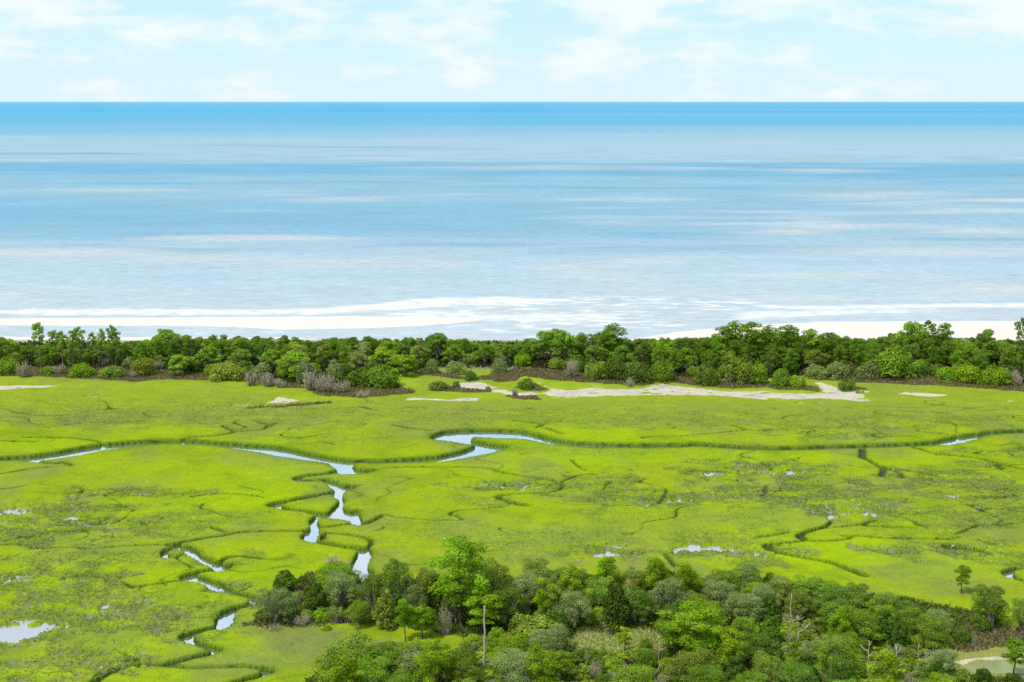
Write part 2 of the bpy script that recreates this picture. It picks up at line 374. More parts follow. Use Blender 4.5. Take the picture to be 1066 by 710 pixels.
def vcol_mat(name, rough=0.95, spec=0.1, n1=3.0, a1=0.35, n2=0.5, a2=0.2, translucent=0.0):
    """vertex albedo times two octaves of grain"""
    m, nt = new_mat(name)
    at = N(nt, 'ShaderNodeVertexColor', layer_name='Col')
    geo = N(nt, 'ShaderNodeNewGeometry')
    f1 = N(nt, 'ShaderNodeTexNoise', i_Scale=n1, i_Detail=3.0, i_Roughness=0.65)
    f2 = N(nt, 'ShaderNodeTexNoise', i_Scale=n2, i_Detail=3.0, i_Roughness=0.6)
    for f in (f1, f2):
        nt.links.new(geo.outputs['Position'], f.inputs['Vector'])
    m1 = N(nt, 'ShaderNodeMapRange', i_1=0.25, i_2=0.75, i_3=1 - a1, i_4=1 + a1)
    m2 = N(nt, 'ShaderNodeMapRange', i_1=0.25, i_2=0.75, i_3=1 - a2, i_4=1 + a2)
    nt.links.new(f1.outputs['Fac'], m1.inputs[0]); nt.links.new(f2.outputs['Fac'], m2.inputs[0])
    mm = N(nt, 'ShaderNodeMath', operation='MULTIPLY')
    nt.links.new(m1.outputs[0], mm.inputs[0]); nt.links.new(m2.outputs[0], mm.inputs[1])
    sc = N(nt, 'ShaderNodeVectorMath', operation='SCALE')
    nt.links.new(at.outputs['Color'], sc.inputs[0]); nt.links.new(mm.outputs[0], sc.inputs['Scale'])
    if translucent:
        o = N(nt, 'ShaderNodeOutputMaterial')
        d = N(nt, 'ShaderNodeBsdfDiffuse'); t = N(nt, 'ShaderNodeBsdfTranslucent')
        x = N(nt, 'ShaderNodeMixShader'); x.inputs[0].default_value = translucent
        nt.links.new(sc.outputs[0], d.inputs[0]); nt.links.new(sc.outputs[0], t.inputs[0])
        nt.links.new(d.outputs[0], x.inputs[1]); nt.links.new(t.outputs[0], x.inputs[2])
        nt.links.new(x.outputs[0], o.inputs[0])
    else:
        b, o = bsdf_out(nt, rough, spec)
        nt.links.new(sc.outputs[0], b.inputs['Base Color'])
    return m

MAT_GROUND = vcol_mat('ground_mud_and_sand', 0.85, 0.25, 1.6, 0.25, 0.25, 0.12)
MAT_GRASS = vcol_mat('cordgrass', 1.0, 0.0, 2.2, 0.22, 0.22, 0.10)
MAT_TUFT = vcol_mat('grass_tufts', 1.0, 0.0, 1.0, 0.25, 0.2, 0.1, translucent=0.5)

def leaf_mat(name, trans=0.45):
    m, nt = new_mat(name)
    at = N(nt, 'ShaderNodeAttribute', attribute_name='tone')
    oi = N(nt, 'ShaderNodeObjectInfo')
    # tone: x brightness, y yellowing, z greying
    sp = N(nt, 'ShaderNodeSeparateXYZ')
    nt.links.new(at.outputs['Vector'], sp.inputs[0])
    mixy = N(nt, 'ShaderNodeMixRGB'); mixy.inputs[2].default_value = (0.22, 0.30, 0.015, 1)
    nt.links.new(sp.outputs['Y'], mixy.inputs[0]); nt.links.new(oi.outputs['Color'], mixy.inputs[1])
    mixg = N(nt, 'ShaderNodeMixRGB'); mixg.inputs[2].default_value = (0.23, 0.265, 0.12, 1)
    nt.links.new(sp.outputs['Z'], mixg.inputs[0]); nt.links.new(mixy.outputs[0], mixg.inputs[1])
    rr = N(nt, 'ShaderNodeMapRange', i_1=0.0, i_2=1.0, i_3=0.82, i_4=1.2)
    nt.links.new(oi.outputs['Random'], rr.inputs[0])
    mu = N(nt, 'ShaderNodeMath', operation='MULTIPLY')
    nt.links.new(rr.outputs[0], mu.inputs[0]); nt.links.new(sp.outputs['X'], mu.inputs[1])
    sc = N(nt, 'ShaderNodeVectorMath', operation='SCALE')
    nt.links.new(mixg.outputs[0], sc.inputs[0]); nt.links.new(mu.outputs[0], sc.inputs['Scale'])
    o = N(nt, 'ShaderNodeOutputMaterial')
    d = N(nt, 'ShaderNodeBsdfDiffuse'); t = N(nt, 'ShaderNodeBsdfTranslucent')
    x = N(nt, 'ShaderNodeMixShader'); x.inputs[0].default_value = trans
    nt.links.new(sc.outputs[0], d.inputs[0]); nt.links.new(sc.outputs[0], t.inputs[0])
    nt.links.new(d.outputs[0], x.inputs[1]); nt.links.new(t.outputs[0], x.inputs[2])
    nt.links.new(x.outputs[0], o.inputs[0])
    return m

MAT_LEAF = leaf_mat('leaves')
MAT_NEEDLE = leaf_mat('needles', 0.5)

def bark_mat(name, c1, c2):
    m, nt = new_mat(name)
    b, o = bsdf_out(nt, 0.95, 0.05)
    geo = N(nt, 'ShaderNodeTexCoord')
    mp = N(nt, 'ShaderNodeMapping'); mp.inputs['Scale'].default_value = (6, 6, 1.2)
    nt.links.new(geo.outputs['Object'], mp.inputs[0])
    f = N(nt, 'ShaderNodeTexNoise', i_Scale=1.0, i_Detail=4.0)
    nt.links.new(mp.outputs[0], f.inputs['Vector'])
    r = N(nt, 'ShaderNodeValToRGB')
    r.color_ramp.elements[0].position = 0.35; r.color_ramp.elements[0].color = (*c1, 1)
    r.color_ramp.elements[1].position = 0.68; r.color_ramp.elements[1].color = (*c2, 1)
    nt.links.new(f.outputs['Fac'], r.inputs[0]); nt.links.new(r.outputs[0], b.inputs['Base Color'])
    return m

MAT_BARK = bark_mat('grey_bark', (0.14, 0.115, 0.09), (0.36, 0.32, 0.27))
MAT_PINEBARK = bark_mat('pine_bark', (0.06, 0.042, 0.035), (0.17, 0.13, 0.11))
MAT_DEAD = bark_mat('bleached_dead_wood', (0.27, 0.235, 0.19), (0.52, 0.48, 0.41))
MAT_DEADBROWN = bark_mat('brown_dead_wood', (0.26, 0.16, 0.10), (0.50, 0.37, 0.27))
MAT_TWIG = bark_mat('grey_twigs', (0.21, 0.185, 0.12), (0.40, 0.36, 0.255))

def water_mat(name, body, gloss_fac, rough):
    m, nt = new_mat(name)
    o = N(nt, 'ShaderNodeOutputMaterial')
    d = N(nt, 'ShaderNodeBsdfDiffuse'); d.inputs[0].default_value = (*body, 1)
    g = N(nt, 'ShaderNodeBsdfGlossy'); g.inputs['Roughness'].default_value = rough
    g.inputs['Color'].default_value = (0.95, 0.97, 1, 1)
    geo = N(nt, 'ShaderNodeNewGeometry')
    f = N(nt, 'ShaderNodeTexNoise', i_Scale=1.3, i_Detail=3.0)
    nt.links.new(geo.outputs['Position'], f.inputs['Vector'])
    bp = N(nt, 'ShaderNodeBump', i_Strength=0.08, i_Distance=0.05)
    nt.links.new(f.outputs['Fac'], bp.inputs['Height']); nt.links.new(bp.outputs[0], g.inputs['Normal'])
    fr = N(nt, 'ShaderNodeMixShader'); fr.inputs[0].default_value = gloss_fac
    nt.links.new(d.outputs[0], fr.inputs[1]); nt.links.new(g.outputs[0], fr.inputs[2])
    nt.links.new(fr.outputs[0], o.inputs[0])
    return m

# ------------------------------------------------------------------ mesh helpers
def mesh_from(name, V, faces, k):
    """V (n,3), faces (m,k) -> mesh"""
    V = np.asarray(V, np.float32); faces = np.asarray(faces, np.int32)
    me = bpy.data.meshes.new(name)
    me.vertices.add(len(V)); me.vertices.foreach_set('co', V.ravel())
    nf = len(faces)
    me.loops.add(nf * k); me.loops.foreach_set('vertex_index', faces.ravel())
    me.polygons.add(nf)
    me.polygons.foreach_set('loop_start', np.arange(0, nf * k, k, dtype=np.int32))
    me.polygons.foreach_set('loop_total', np.full(nf, k, np.int32))
    me.update(calc_edges=True)
    return me

def set_col(me, C):
    a = me.color_attributes.new('Col', 'FLOAT_COLOR', 'POINT')
    A = np.ones((len(C), 4), np.float32); A[:, :3] = C
    a.data.foreach_set('color', A.ravel())

def set_tone(me, T):
    a = me.attributes.new('tone', 'FLOAT_VECTOR', 'POINT')
    a.data.foreach_set('vector', np.asarray(T, np.float32).ravel())

def smooth(me):
    me.polygons.foreach_set('use_smooth', np.ones(len(me.polygons), bool))

def link(name, me, mat=None, parent=None, loc=None):
    if mat and len(me.materials) == 0: me.materials.append(mat)
    o = bpy.data.objects.new(name, me)
    COL.objects.link(o)
    if parent: o.parent = parent
    if loc is not None: o.location = loc
    return o

def tag(o, label=None, cat=None, group=None, kind=None):
    if label: o['label'] = label
    if cat: o['category'] = cat
    if group: o['group'] = group
    if kind: o['kind'] = kind
    return o

# ------------------------------------------------------------------ ground heightfield
rows = [205.0]
while rows[-1] < 600: rows.append(rows[-1] * 1.00158)
while rows[-1] < 720: rows.append(rows[-1] + 1.3)
rows = np.array(rows)
u = np.concatenate([np.linspace(-0.62, -0.41, 40, endpoint=False), np.arange(-0.41, 0.41, 0.00115), np.linspace(0.411, 0.62, 40)])
X = rows[:, None] * u[None, :]
Y = np.repeat(rows[:, None], len(u), 1)
NR, NC = X.shape
QX, QY = pixel(X, Y)

def spots(lst, seed, rag=0.8, sc=5.0):
    """union of ragged soft spots, given in photo pixels, on the ground"""
    M = np.zeros(X.shape)
    nz = (fbm(X / sc, Y / sc, 4, seed) - 0.5) * 3.2
    for (cx, cy, rx, ry, s) in lst:
        x0, y0 = ground(cx, cy); x1, _ = ground(cx + rx, cy); _, y1 = ground(cx, cy - ry); _, y2 = ground(cx, cy + ry)
        RX = float(x1 - x0); RY = float(abs(y1 - y2) / 2)
        sel = np.where((np.abs(X - x0) < RX * 1.7) & (np.abs(Y - y0) < RY * 1.7))
        if not len(sel[0]): continue
        r = np.sqrt(((X[sel] - x0) / RX) ** 2 + ((Y[sel] - y0) / RY) ** 2) + nz[sel] * rag
        v = s * (1 - sstep(0.55, 1.15, r))
        M[sel] = np.maximum(M[sel], v)
    return M

def union(polys, soft, rough, seed, rscale=6.0):
    M = np.zeros(X.shape)
    for p in polys:
        M = np.maximum(M, soft_poly(X, Y, p, soft, -0.3, rough, rscale, seed))
    return M

m_sand = union(SAND[:-1], 1.5, 1.6, 21, 5.0)
m_sand *= 1 - 0.8 * sstep(0.64, 0.72, fbm(X / 9, Y / 3.5, 4, 20))
m_sand = np.maximum(m_sand, union(SAND[-1:], 0.5, 0.5, 21, 3.0))
m_reed = union(REEDS, 1.5, 2.5, 22, 7.0) * (1 - np.clip(m_sand * 1.3, 0, 1))
m_wood = soft_poly(X, Y, WOOD, 2.5, 0.0, 2.0, 6.0, 23)
m_far = soft_poly(X, Y, FARWOOD, 2.5, 0.0, 3.0, 9.0, 24)
m_clear = soft_poly(X, Y, CLEAR, 1.5, 0.0, 1.0, 4.0, 25)
m_pond = soft_poly(X, Y, POND, 0.8, -0.3, 0.8, 4.0, 26)
panne = 0.95 * spots(PANNES, 31, 0.9, 9.0)
pool = spots([q if q[4] >= .62 else q[:4] + (q[4] * .62,) for q in POOLS], 32, 0.75, 3.0)
pool = np.clip(pool - 0.10 + (pool > 0.02) * 2.1 * (fbm(X / 1.5, Y / 1.8, 3, 35, 0.65) - 0.5), 0, 2)
lime = spots(LIME, 33, 0.8, 12.0)
olive = spots(OLIVE, 34, 0.8, 12.0)

mud_z = -0.5 + 0.10 * (fbm(X / 6, Y / 6, 3, 1) - 0.5)
carve = np.zeros(X.shape); depthn = np.zeros(X.shape); nearc = np.zeros(X.shape)
wob = (fbm(X / 4.0, Y / 4.0, 3, 41) - 0.5) * 1.5
for pts, w, dep in CREEKS:
    L = line_m(pts, w)
    d, W = seg_d2(X, Y, L, False, 12)
    hw = W * 0.5
    d = d + wob * np.minimum(1.0, W / 5.0)
    W = W * (1.0 if w == 5.0 else 0.74 if w < 2.55 else 0.74) + 0.1; hw = W * .5
    if w < 2.55: dep = min(dep * 0.65, 0.62)   # dry runnels stay above the water
    edge = np.clip(hw * 0.7, 0.35, 1.0)
    t = sstep(0, 1, (hw - d) / edge)
    carve = np.maximum(carve, t * dep * np.where(W > 4.2, 0.72, 1.0))
    depthn = np.maximum(depthn, t)
    reach = 0.6 + 0.16 * np.minimum(W, 8)
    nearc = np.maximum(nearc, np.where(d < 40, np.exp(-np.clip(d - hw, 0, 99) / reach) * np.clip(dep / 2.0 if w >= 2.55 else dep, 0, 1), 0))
for bp_ in BASINS:
    P2 = [tuple(float(q) for q in ground(px_, py_, 0.0)) for px_, py_ in bp_]
    ins = inpoly(X, Y, P2)
    d, _ = seg_d2(X, Y, [(p, q, 0.) for p, q in P2], True, 8)
    sd = np.where(ins, d, -d) + wob * 0.35
    t = sstep(0, 0.9, sd)
    carve = np.maximum(carve, t * 1.45); depthn = np.maximum(depthn, t)
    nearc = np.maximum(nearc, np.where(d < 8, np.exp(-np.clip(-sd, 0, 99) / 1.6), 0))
# hair-thin runnels through the thin stands
rid = np.abs(fbm(X / 34, Y / 24, 2, 43) - 0.5); rid2 = np.abs(fbm(X / 9, Y / 8, 2, 44) - 0.5)
run = sstep(0.013, 0.004, rid) * np.clip(0.25 + panne, 0, 1) + 0.5 * sstep(0.020, 0.006, rid2) * sstep(0.45, 0.75, panne)
run = np.clip(run, 0, 1) * (1 - np.maximum(m_wood, m_far)) * (1 - m_sand) * (1 - sstep(470, 495, Y))
run *= sstep(0.42, 0.52, fbm(X / 40, Y / 40, 2, 45))
carve = np.maximum(carve, run * 0.45); depthn = np.maximum(depthn, run * 0.55)
pool *= 1 - sstep(0.03, 0.2, depthn)
gz = mud_z - carve
gz -= 0.24 * sstep(0.26, 0.7, pool)
gz += m_sand * 0.12
gz += np.maximum(m_wood, m_far) * 0.7
gz += m_reed * 0.25
gz -= m_pond * 0.5
# barrier island, dunes and beach
isl = sstep(515, 545, Y)
gz += isl * (0.6 + 0.5 * fbm(X / 15, Y / 15, 3, 51)) * (Y > 500)
dune = np.exp(-((Y - 583 + 6 * (fbm(X / 40, Y * 0, 2, 52) - 0.5)) / 7.0) ** 2) * (0.5 + 0.8 * fbm(X / 8, Y / 8, 3, 53))
gz += dune
SEA_Z = -1.25
BAR = [  # sand bars and beach bared by the tide
 [(-160,331),(0,330.6),(120,330),(250,329),(350,328.5),(440,328.8),(520,332),(470,338),(400,342),(300,344),(200,340),(0,339.5),(-160,340)],
 [(640,354),(670,350),(700,345),(740,341),(790,337),(850,334.4),(930,333.6),(1066,333.4),(1240,333),(1240,362),(630,362)],
 [(-160,349),(0,349.5),(250,350.5),(300,350),(330,352.5),(420,354.5),(500,354),(560,353),(640,355),(640,362),(-160,362)]]
m_bar = np.zeros(X.shape)
sel = np.where(rows > 575)[0][0]
for p in BAR:
    m = np.zeros(X.shape)
    m[sel:] = soft_poly(X[sel:], Y[sel:], p, 5.0, SEA_Z, 2.0, 14.0, 61)
    m_bar = np.maximum(m_bar, m)
shore = sstep(590, 600, Y)
gz = gz * (1 - shore) + shore * (-1.75 + 0.62 * m_bar)
m_beach = sstep(582, 592, Y)

def lerp(A, B, t):
    return A * (1 - t[..., None]) + np.asarray(B) * t[..., None]

fine = fbm(X / 1.7, Y / 1.7, 3, 71)
C = np.empty(X.shape + (3,)); C[:] = (0.150, 0.150, 0.095)
C = lerp(C, (0.185, 0.18, 0.145), sstep(0.45, 0.7, fbm(X / 9, Y / 9, 3, 72)) * 0.6)
C = lerp(C, (0.050, 0.044, 0.030), np.clip(depthn * 1.4, 0, 1))
C = lerp(C, (0.43, 0.38, 0.29), m_sand * 0.96)
C = lerp(C, (0.30, 0.30, 0.285), sstep(0.10, 0.28, pool) * 0.9)
wet = sstep(0.45, 0.62, fbm(X / 12, Y / 5, 3, 73)) * m_sand
C = lerp(C, (0.35, 0.325, 0.275), wet * 0.8)
C = lerp(C, (0.17, 0.135, 0.075), m_reed * 0.9)
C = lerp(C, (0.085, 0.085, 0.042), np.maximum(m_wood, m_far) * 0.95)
C = lerp(C, (0.33, 0.35, 0.12), m_clear)
C = lerp(C, (0.20, 0.21, 0.11), m_pond)
A_dry = soft_poly(X, Y, [(975,660),(1010,652),(1110,652),(1110,720),(990,720)], 2.0, 0.0, 2.0, 5.0, 27)
C = lerp(C, (0.46, 0.455, 0.43), m_beach)
dg = sstep(0.45, 0.6, fbm(X / 5, Y / 5, 3, 74)) * np.exp(-((Y - 583) / 8.0) ** 2)
C = lerp(C, (0.30, 0.29, 0.12), dg * 0.8)
C = lerp(C, (0.46, 0.475, 0.485), shore)
C = lerp(C, (0.57, 0.54, 0.465), shore * sstep(0.75, 0.95, m_bar))

idx = np.arange(NR * NC).reshape(NR, NC)
Q = np.stack([idx[:-1, :-1], idx[:-1, 1:], idx[1:, 1:], idx[1:, :-1]], -1).reshape(-1, 4)
# skirts that carry the same sheet far out to the sides and behind the camera
V = np.stack([X, Y, gz], -1).reshape(-1, 3)
Cf = C.reshape(-1, 3)
FARX = 4000.0
nb = NR * NC
left = np.stack([np.full(NR, -FARX), rows, gz[:, 0]], -1)
right = np.stack([np.full(NR, FARX), rows, gz[:, -1]], -1)
back = np.stack([X[0], np.full(NC, -3000.0), gz[0]], -1)
corner = np.array([[-FARX, -3000, gz[0, 0]], [FARX, -3000, gz[0, -1]]])
V = np.concatenate([V, left, right, back, corner])
gcol = np.array((0.17, 0.20, 0.045))
side = np.where((rows < 590)[:, None], gcol, C[:, 0])
Cf = np.concatenate([Cf, side, np.where((rows < 590)[:, None], gcol, C[:, -1]), np.tile(gcol, (NC, 1)), np.tile(gcol, (2, 1))])
iL = nb + np.arange(NR); iR = nb + NR + np.arange(NR); iB = nb + 2 * NR + np.arange(NC); c0 = nb + 2 * NR + NC
QL = np.stack([iL[:-1], idx[:-1, 0], idx[1:, 0], iL[1:]], -1)
QR = np.stack([idx[:-1, -1], iR[:-1], iR[1:], idx[1:, -1]], -1)
QB = np.stack([iB[:-1], iB[1:], idx[0, 1:], idx[0, :-1]], -1)
QC = np.array([[c0, iB[0], idx[0, 0], iL[0]], [iB[-1], c0 + 1, iR[0], idx[0, -1]]])
me = mesh_from('ground', V, np.concatenate([Q, QL, QR, QB, QC]), 4)
set_col(me, Cf); smooth(me)
tag(link('ground', me, MAT_GROUND), kind='structure')

# ------------------------------------------------------------------ marsh grass canopy (stuff)
tuft = fbm(X / 1.5, Y / 1.9, 2, 81, 0.7)
tuft2 = fbm(X / 5.0, Y / 6.5, 4, 82)
tt = 0.6 * tuft + 0.4 * tuft2
th = 0.20 + 0.335 * np.clip(panne, 0, 1.05)
g = sstep(th - 0.05, th + 0.06, tt + 0.02)
g = np.where(panne < 0.05, 1.0, g)
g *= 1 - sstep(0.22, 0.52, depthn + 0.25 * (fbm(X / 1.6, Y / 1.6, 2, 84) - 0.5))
g *= 1 - sstep(0.16, 0.36, pool)
g *= (1 - m_sand) * (1 - m_reed) * (1 - m_pond)
g *= 1 - sstep(0.3, 0.7, np.maximum(m_wood, m_far) * (1 - m_clear * 0))
g *= 1 - sstep(505, 530, Y)
g *= 1 - m_clear
height = (0.46 - 0.20 * panne) + 0.10 * np.clip(nearc, 0, 1) + 0.12 * (tuft - 0.5) + 0.16 * (fbm(X / 14, Y / 14, 3, 83) - 0.5) + 0.45 * panne * (tuft - 0.5)
cz = gz + g * np.clip(height, 0.12, 2.0) * 1.0 - 0.06 * (g < 0.02)

BR = np.array((0.204, 0.268, 0.009)); LM = np.array((0.228, 0.330, 0.006)); OL = np.array((0.142, 0.162, 0.048))
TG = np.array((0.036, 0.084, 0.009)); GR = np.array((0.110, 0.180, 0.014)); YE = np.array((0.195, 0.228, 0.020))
A = np.empty(X.shape + (3,)); A[:] = BR
big = fbm(X / 45, Y / 60, 4, 91)
mid = fbm(X / 14, Y / 18, 4, 92)
A = lerp(A, GR, sstep(0.46, 0.62, mid) * 0.45)
A = lerp(A, YE, sstep(0.50, 0.68, big) * 0.45)
A = lerp(A, OL, sstep(0.50, 0.66, fbm(X / 30, Y / 45, 4, 94)) * 0.55)
A = lerp(A, LM, np.clip(lime + 0.35 * sstep(0.5, 0.3, big), 0, 1) * 0.85)
A = lerp(A, OL, np.clip(olive * 0.7 + panne * 0.8, 0, 0.95))
A = lerp(A, GR, np.clip(panne * sstep(0.42, 0.58, mid), 0, 1) * 0.6)
A = lerp(A, LM, np.clip(panne * sstep(0.55, 0.70, tuft2), 0, 1) * 0.55)
ridge = fbm(X / 13, Y / 5.0, 4, 95)
A = lerp(A, LM, np.clip(panne * sstep(0.52, 0.64, ridge), 0, 1) * 0.7)
A = lerp(A, OL * 0.8, np.clip(panne * sstep(0.48, 0.36, ridge), 0, 1) * 0.45)
farm = sstep(418, 470, Y)
A = lerp(A, (0.185, 0.230, 0.026), farm * 0.5)
A = lerp(A, (0.20, 0.20, 0.06), A_dry * 0.85)
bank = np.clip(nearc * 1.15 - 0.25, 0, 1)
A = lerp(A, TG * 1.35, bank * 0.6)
A = lerp(A, TG * 0.75, sstep(0.02, 0.26, depthn) * 0.85)  # channel walls darker: deep green tall grass, plus their shade put into the colour
A *= (1 + 0.55 * (tuft - 0.5) * (0.4 + panne))[..., None]
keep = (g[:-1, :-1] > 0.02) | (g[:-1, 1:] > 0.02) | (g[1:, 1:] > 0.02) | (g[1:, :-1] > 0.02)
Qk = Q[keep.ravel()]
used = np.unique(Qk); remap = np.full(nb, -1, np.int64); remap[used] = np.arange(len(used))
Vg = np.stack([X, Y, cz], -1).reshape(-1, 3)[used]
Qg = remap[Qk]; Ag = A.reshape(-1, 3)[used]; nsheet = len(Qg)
# upright blade clumps standing out of the sheet, denser where the stand is broken
wgt = (g > 0.25) * (0.05 + 1.6 * np.clip(panne, 0, 1) + 0.3 * np.clip(nearc, 0, 1)) * (np.abs(u) < 0.40)[None, :] * (Y < 520) * (Y > 225)
wgt = wgt * np.gradient(rows)[:, None] * rows[:, None] * np.gradient(u)[None, :]
nbl = 150000
cum = np.cumsum(wgt.ravel()); ii = np.clip(np.searchsorted(cum, RNG.uniform(0, cum[-1], nbl)), 0, nb - 1)
br_, bc_ = np.unravel_index(ii, X.shape)
bx = X[br_, bc_] + RNG.uniform(-.5, .5, nbl) * np.gradient(u)[bc_] * rows[br_]; by = Y[br_, bc_] + RNG.uniform(-.5, .5, nbl) * np.gradient(rows)[br_]
bz = cz[br_, bc_] - 0.12
bh = RNG.uniform(.12, .32, nbl) ; bw = RNG.uniform(.12, .30, nbl); ba = RNG.uniform(-.9, .9, nbl); le = RNG.normal(0, .14, (nbl, 2))
dx_, dy_ = np.cos(ba) * bw * .5, np.sin(ba) * bw * .5
BV = np.stack([np.stack([bx - dx_, by - dy_, bz], -1), np.stack([bx + dx_, by + dy_, bz], -1), np.stack([bx + dx_ * .6 + le[:, 0], by + dy_ * .6 + le[:, 1], bz + bh], -1), np.stack([bx - dx_ * .6 + le[:, 0], by - dy_ * .6 + le[:, 1], bz + bh * RNG.uniform(.7, 1, nbl)], -1)], 1).reshape(-1, 3)
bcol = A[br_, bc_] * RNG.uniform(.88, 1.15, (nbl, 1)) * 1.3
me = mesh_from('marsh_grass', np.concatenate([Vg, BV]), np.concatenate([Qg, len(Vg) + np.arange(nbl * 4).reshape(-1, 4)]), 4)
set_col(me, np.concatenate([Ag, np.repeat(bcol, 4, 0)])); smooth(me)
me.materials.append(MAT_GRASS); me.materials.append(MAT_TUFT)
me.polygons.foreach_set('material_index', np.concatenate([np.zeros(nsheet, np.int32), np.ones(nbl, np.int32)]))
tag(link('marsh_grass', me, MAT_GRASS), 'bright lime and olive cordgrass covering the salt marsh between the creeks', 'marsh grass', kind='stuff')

# ------------------------------------------------------------------ water
def patch(name, mask, z, mat, pad=3):
    m = mask.copy()
    for _ in range(pad):
        n = m.copy()
        n[1:] |= m[:-1]; n[:-1] |= m[1:]; n[:, 1:] |= m[:, :-1]; n[:, :-1] |= m[:, 1:]
        m = n
    k = m[:-1, :-1] & m[1:, 1:]
    qk = Q[k.ravel()]
    us = np.unique(qk); rm = np.full(nb, -1, np.int64); rm[us] = np.arange(len(us))
    v = np.stack([X, Y, np.full(X.shape, z)], -1).reshape(-1, 3)[us]
    return link(name, mesh_from(name, v, rm[qk], 4), mat)

MAT_CREEK = water_mat('creek_water', (0.16, 0.18, 0.18), 0.80, 0.06)
MAT_POOL = water_mat('pool_water', (0.30, 0.305, 0.31), 0.38, 0.15)
MAT_POND = water_mat('pond_water', (0.20, 0.225, 0.085), 0.12, 0.15)
tag(patch('creek_water', carve > 1.02, -0.95, MAT_CREEK), kind='structure')
tag(patch('pool_water', pool > 0.25, -0.56, MAT_POOL, 1), kind='structure')
tag(patch('pond_water', m_pond > 0.05, -0.62, MAT_POND, 2), kind='structure')

# ------------------------------------------------------------------ sea
srow = [585.0]
while srow[-1] < 780: srow.append(srow[-1] + 0.9)
py = 315.0
while True:
    py -= 0.55
    _, yy = ground(CX, py, SEA_Z)
    if py < 105.9: break
    if yy > srow[-1] + 0.5: srow.append(float(yy))
srow.append(120000.0)
srow = np.array(srow)
su = np.concatenate([np.linspace(-1.5, -0.45, 60, endpoint=False), np.arange(-0.45, 0.45, 0.0012), np.linspace(0.4505, 1.5, 60)])
SX = srow[:, None] * su[None, :]; SY = np.repeat(srow[:, None], len(su), 1)
SPX, SPY = pixel(SX, SY, SEA_Z)
foot = np.gradient(srow)[:, None] * np.ones_like(SX)
def sea_noise(scales, seed, sx=2.6):
    s = np.zeros(SX.shape); wsum = np.zeros(SX.shape)
    for i, sc in enumerate(scales):
        wgt = np.clip(sc / (3 * foot) - 0.5, 0, 1) * np.clip(2.2 - sc / (SY * 0.5), 0.05, 1)
        s += wgt * (vnoise(SX / (sc * sx), SY / sc, seed + i) - 0.5); wsum += wgt
    return s / np.maximum(wsum, 0.3)
n1 = sea_noise([70, 160, 400, 1000, 2600, 7000], 101, 3.0)
n2 = 0.55 * sea_noise([60, 150, 420, 1200, 4000], 121, 2.8) + 0.6 * sea_noise([20, 45, 100, 260, 800, 2500], 131, 3.6)
n3 = sea_noise([8, 16, 30, 60], 141, 1.8)
def dband(y0, y1, s):   # traced band in metres of distance (given by the rows of the photo)
    p = 105.0 + 1480 * (CAMZ - SEA_Z) / SY
    p = p + n1 * 22 * np.clip((p - 105) / 60, 0.05, 1)
    return sstep(y0 - s, y0 + s, p) * (1 - sstep(y1 - s, y1 + s, p))
deepb = np.array((0.022, 0.265, 0.44)); midb = np.array((0.14, 0.29, 0.385)); pale = np.array((0.25, 0.36, 0.41)); turb = np.array((0.485, 0.45, 0.40)); near = np.array((0.300, 0.395, 0.440))
p0 = 105.0 + 1480 * (CAMZ - SEA_Z) / SY + n1 * 6
B = np.empty(SX.shape + (3,)); B[:] = deepb
B = lerp(B, midb, sstep(107, 156, p0 + n1 * 24)); B = lerp(B, near, sstep(200, 300, p0))
B = lerp(B, pale, dband(138, 168, 12) * 0.62)
B = lerp(B, (0.055, 0.235, 0.37), dband(168, 182, 3) * 0.85)
B = lerp(B, (0.07, 0.245, 0.37), dband(210, 245, 7) * 0.7 * sstep(0.35, -0.05, SX / SY))
streak = sstep(0.03, 0.22, n2) * sstep(170, 195, p0) 
B = lerp(B, turb * 1.04, streak * 0.72)
B = lerp(B, turb, sstep(0.10, 0.3, n2) * dband(136, 168, 3) * 0.4)
B = lerp(B, (0.07, 0.235, 0.36), sstep(0.02, 0.17, -n2) * sstep(130, 150, p0) * (1 - sstep(240, 310, p0)) * 0.85)
B = lerp(B, (0.01, 0.18, 0.38), sstep(0.16, 0.3, -n1) * (1 - sstep(135, 150, p0)) * 0.7)
# traced cream streaks (turbid water over the shoals)
for (cx, cy, rx, ry, s) in [(40,265,110,7,.7),(360,207,80,4,.6),(670,208,70,4,.7),(920,204,120,6,.6),(825,241,60,4,.7),(270,248,110,4,.7),(110,198,140,3,.45),(1020,240,80,5,.7),(980,262,150,6,.5),(200,270,180,6,.5),(550,175,200,3,.4),(860,178,60,2,.5),(400,275,160,5,.4)]:
    x0, y0 = ground(cx, cy, SEA_Z); x1, _ = ground(cx + rx, cy, SEA_Z); _, ya = ground(cx, cy - ry, SEA_Z); _, yb = ground(cx, cy + ry, SEA_Z)
    r = np.sqrt(((SX - x0) / float(x1 - x0)) ** 2 + ((SY - y0) / float((ya - yb) / 2)) ** 2) + n2 * 4.5
    B = lerp(B, turb * 1.02, s * 0.85 * (1 - sstep(0.0, 1.15, r)))
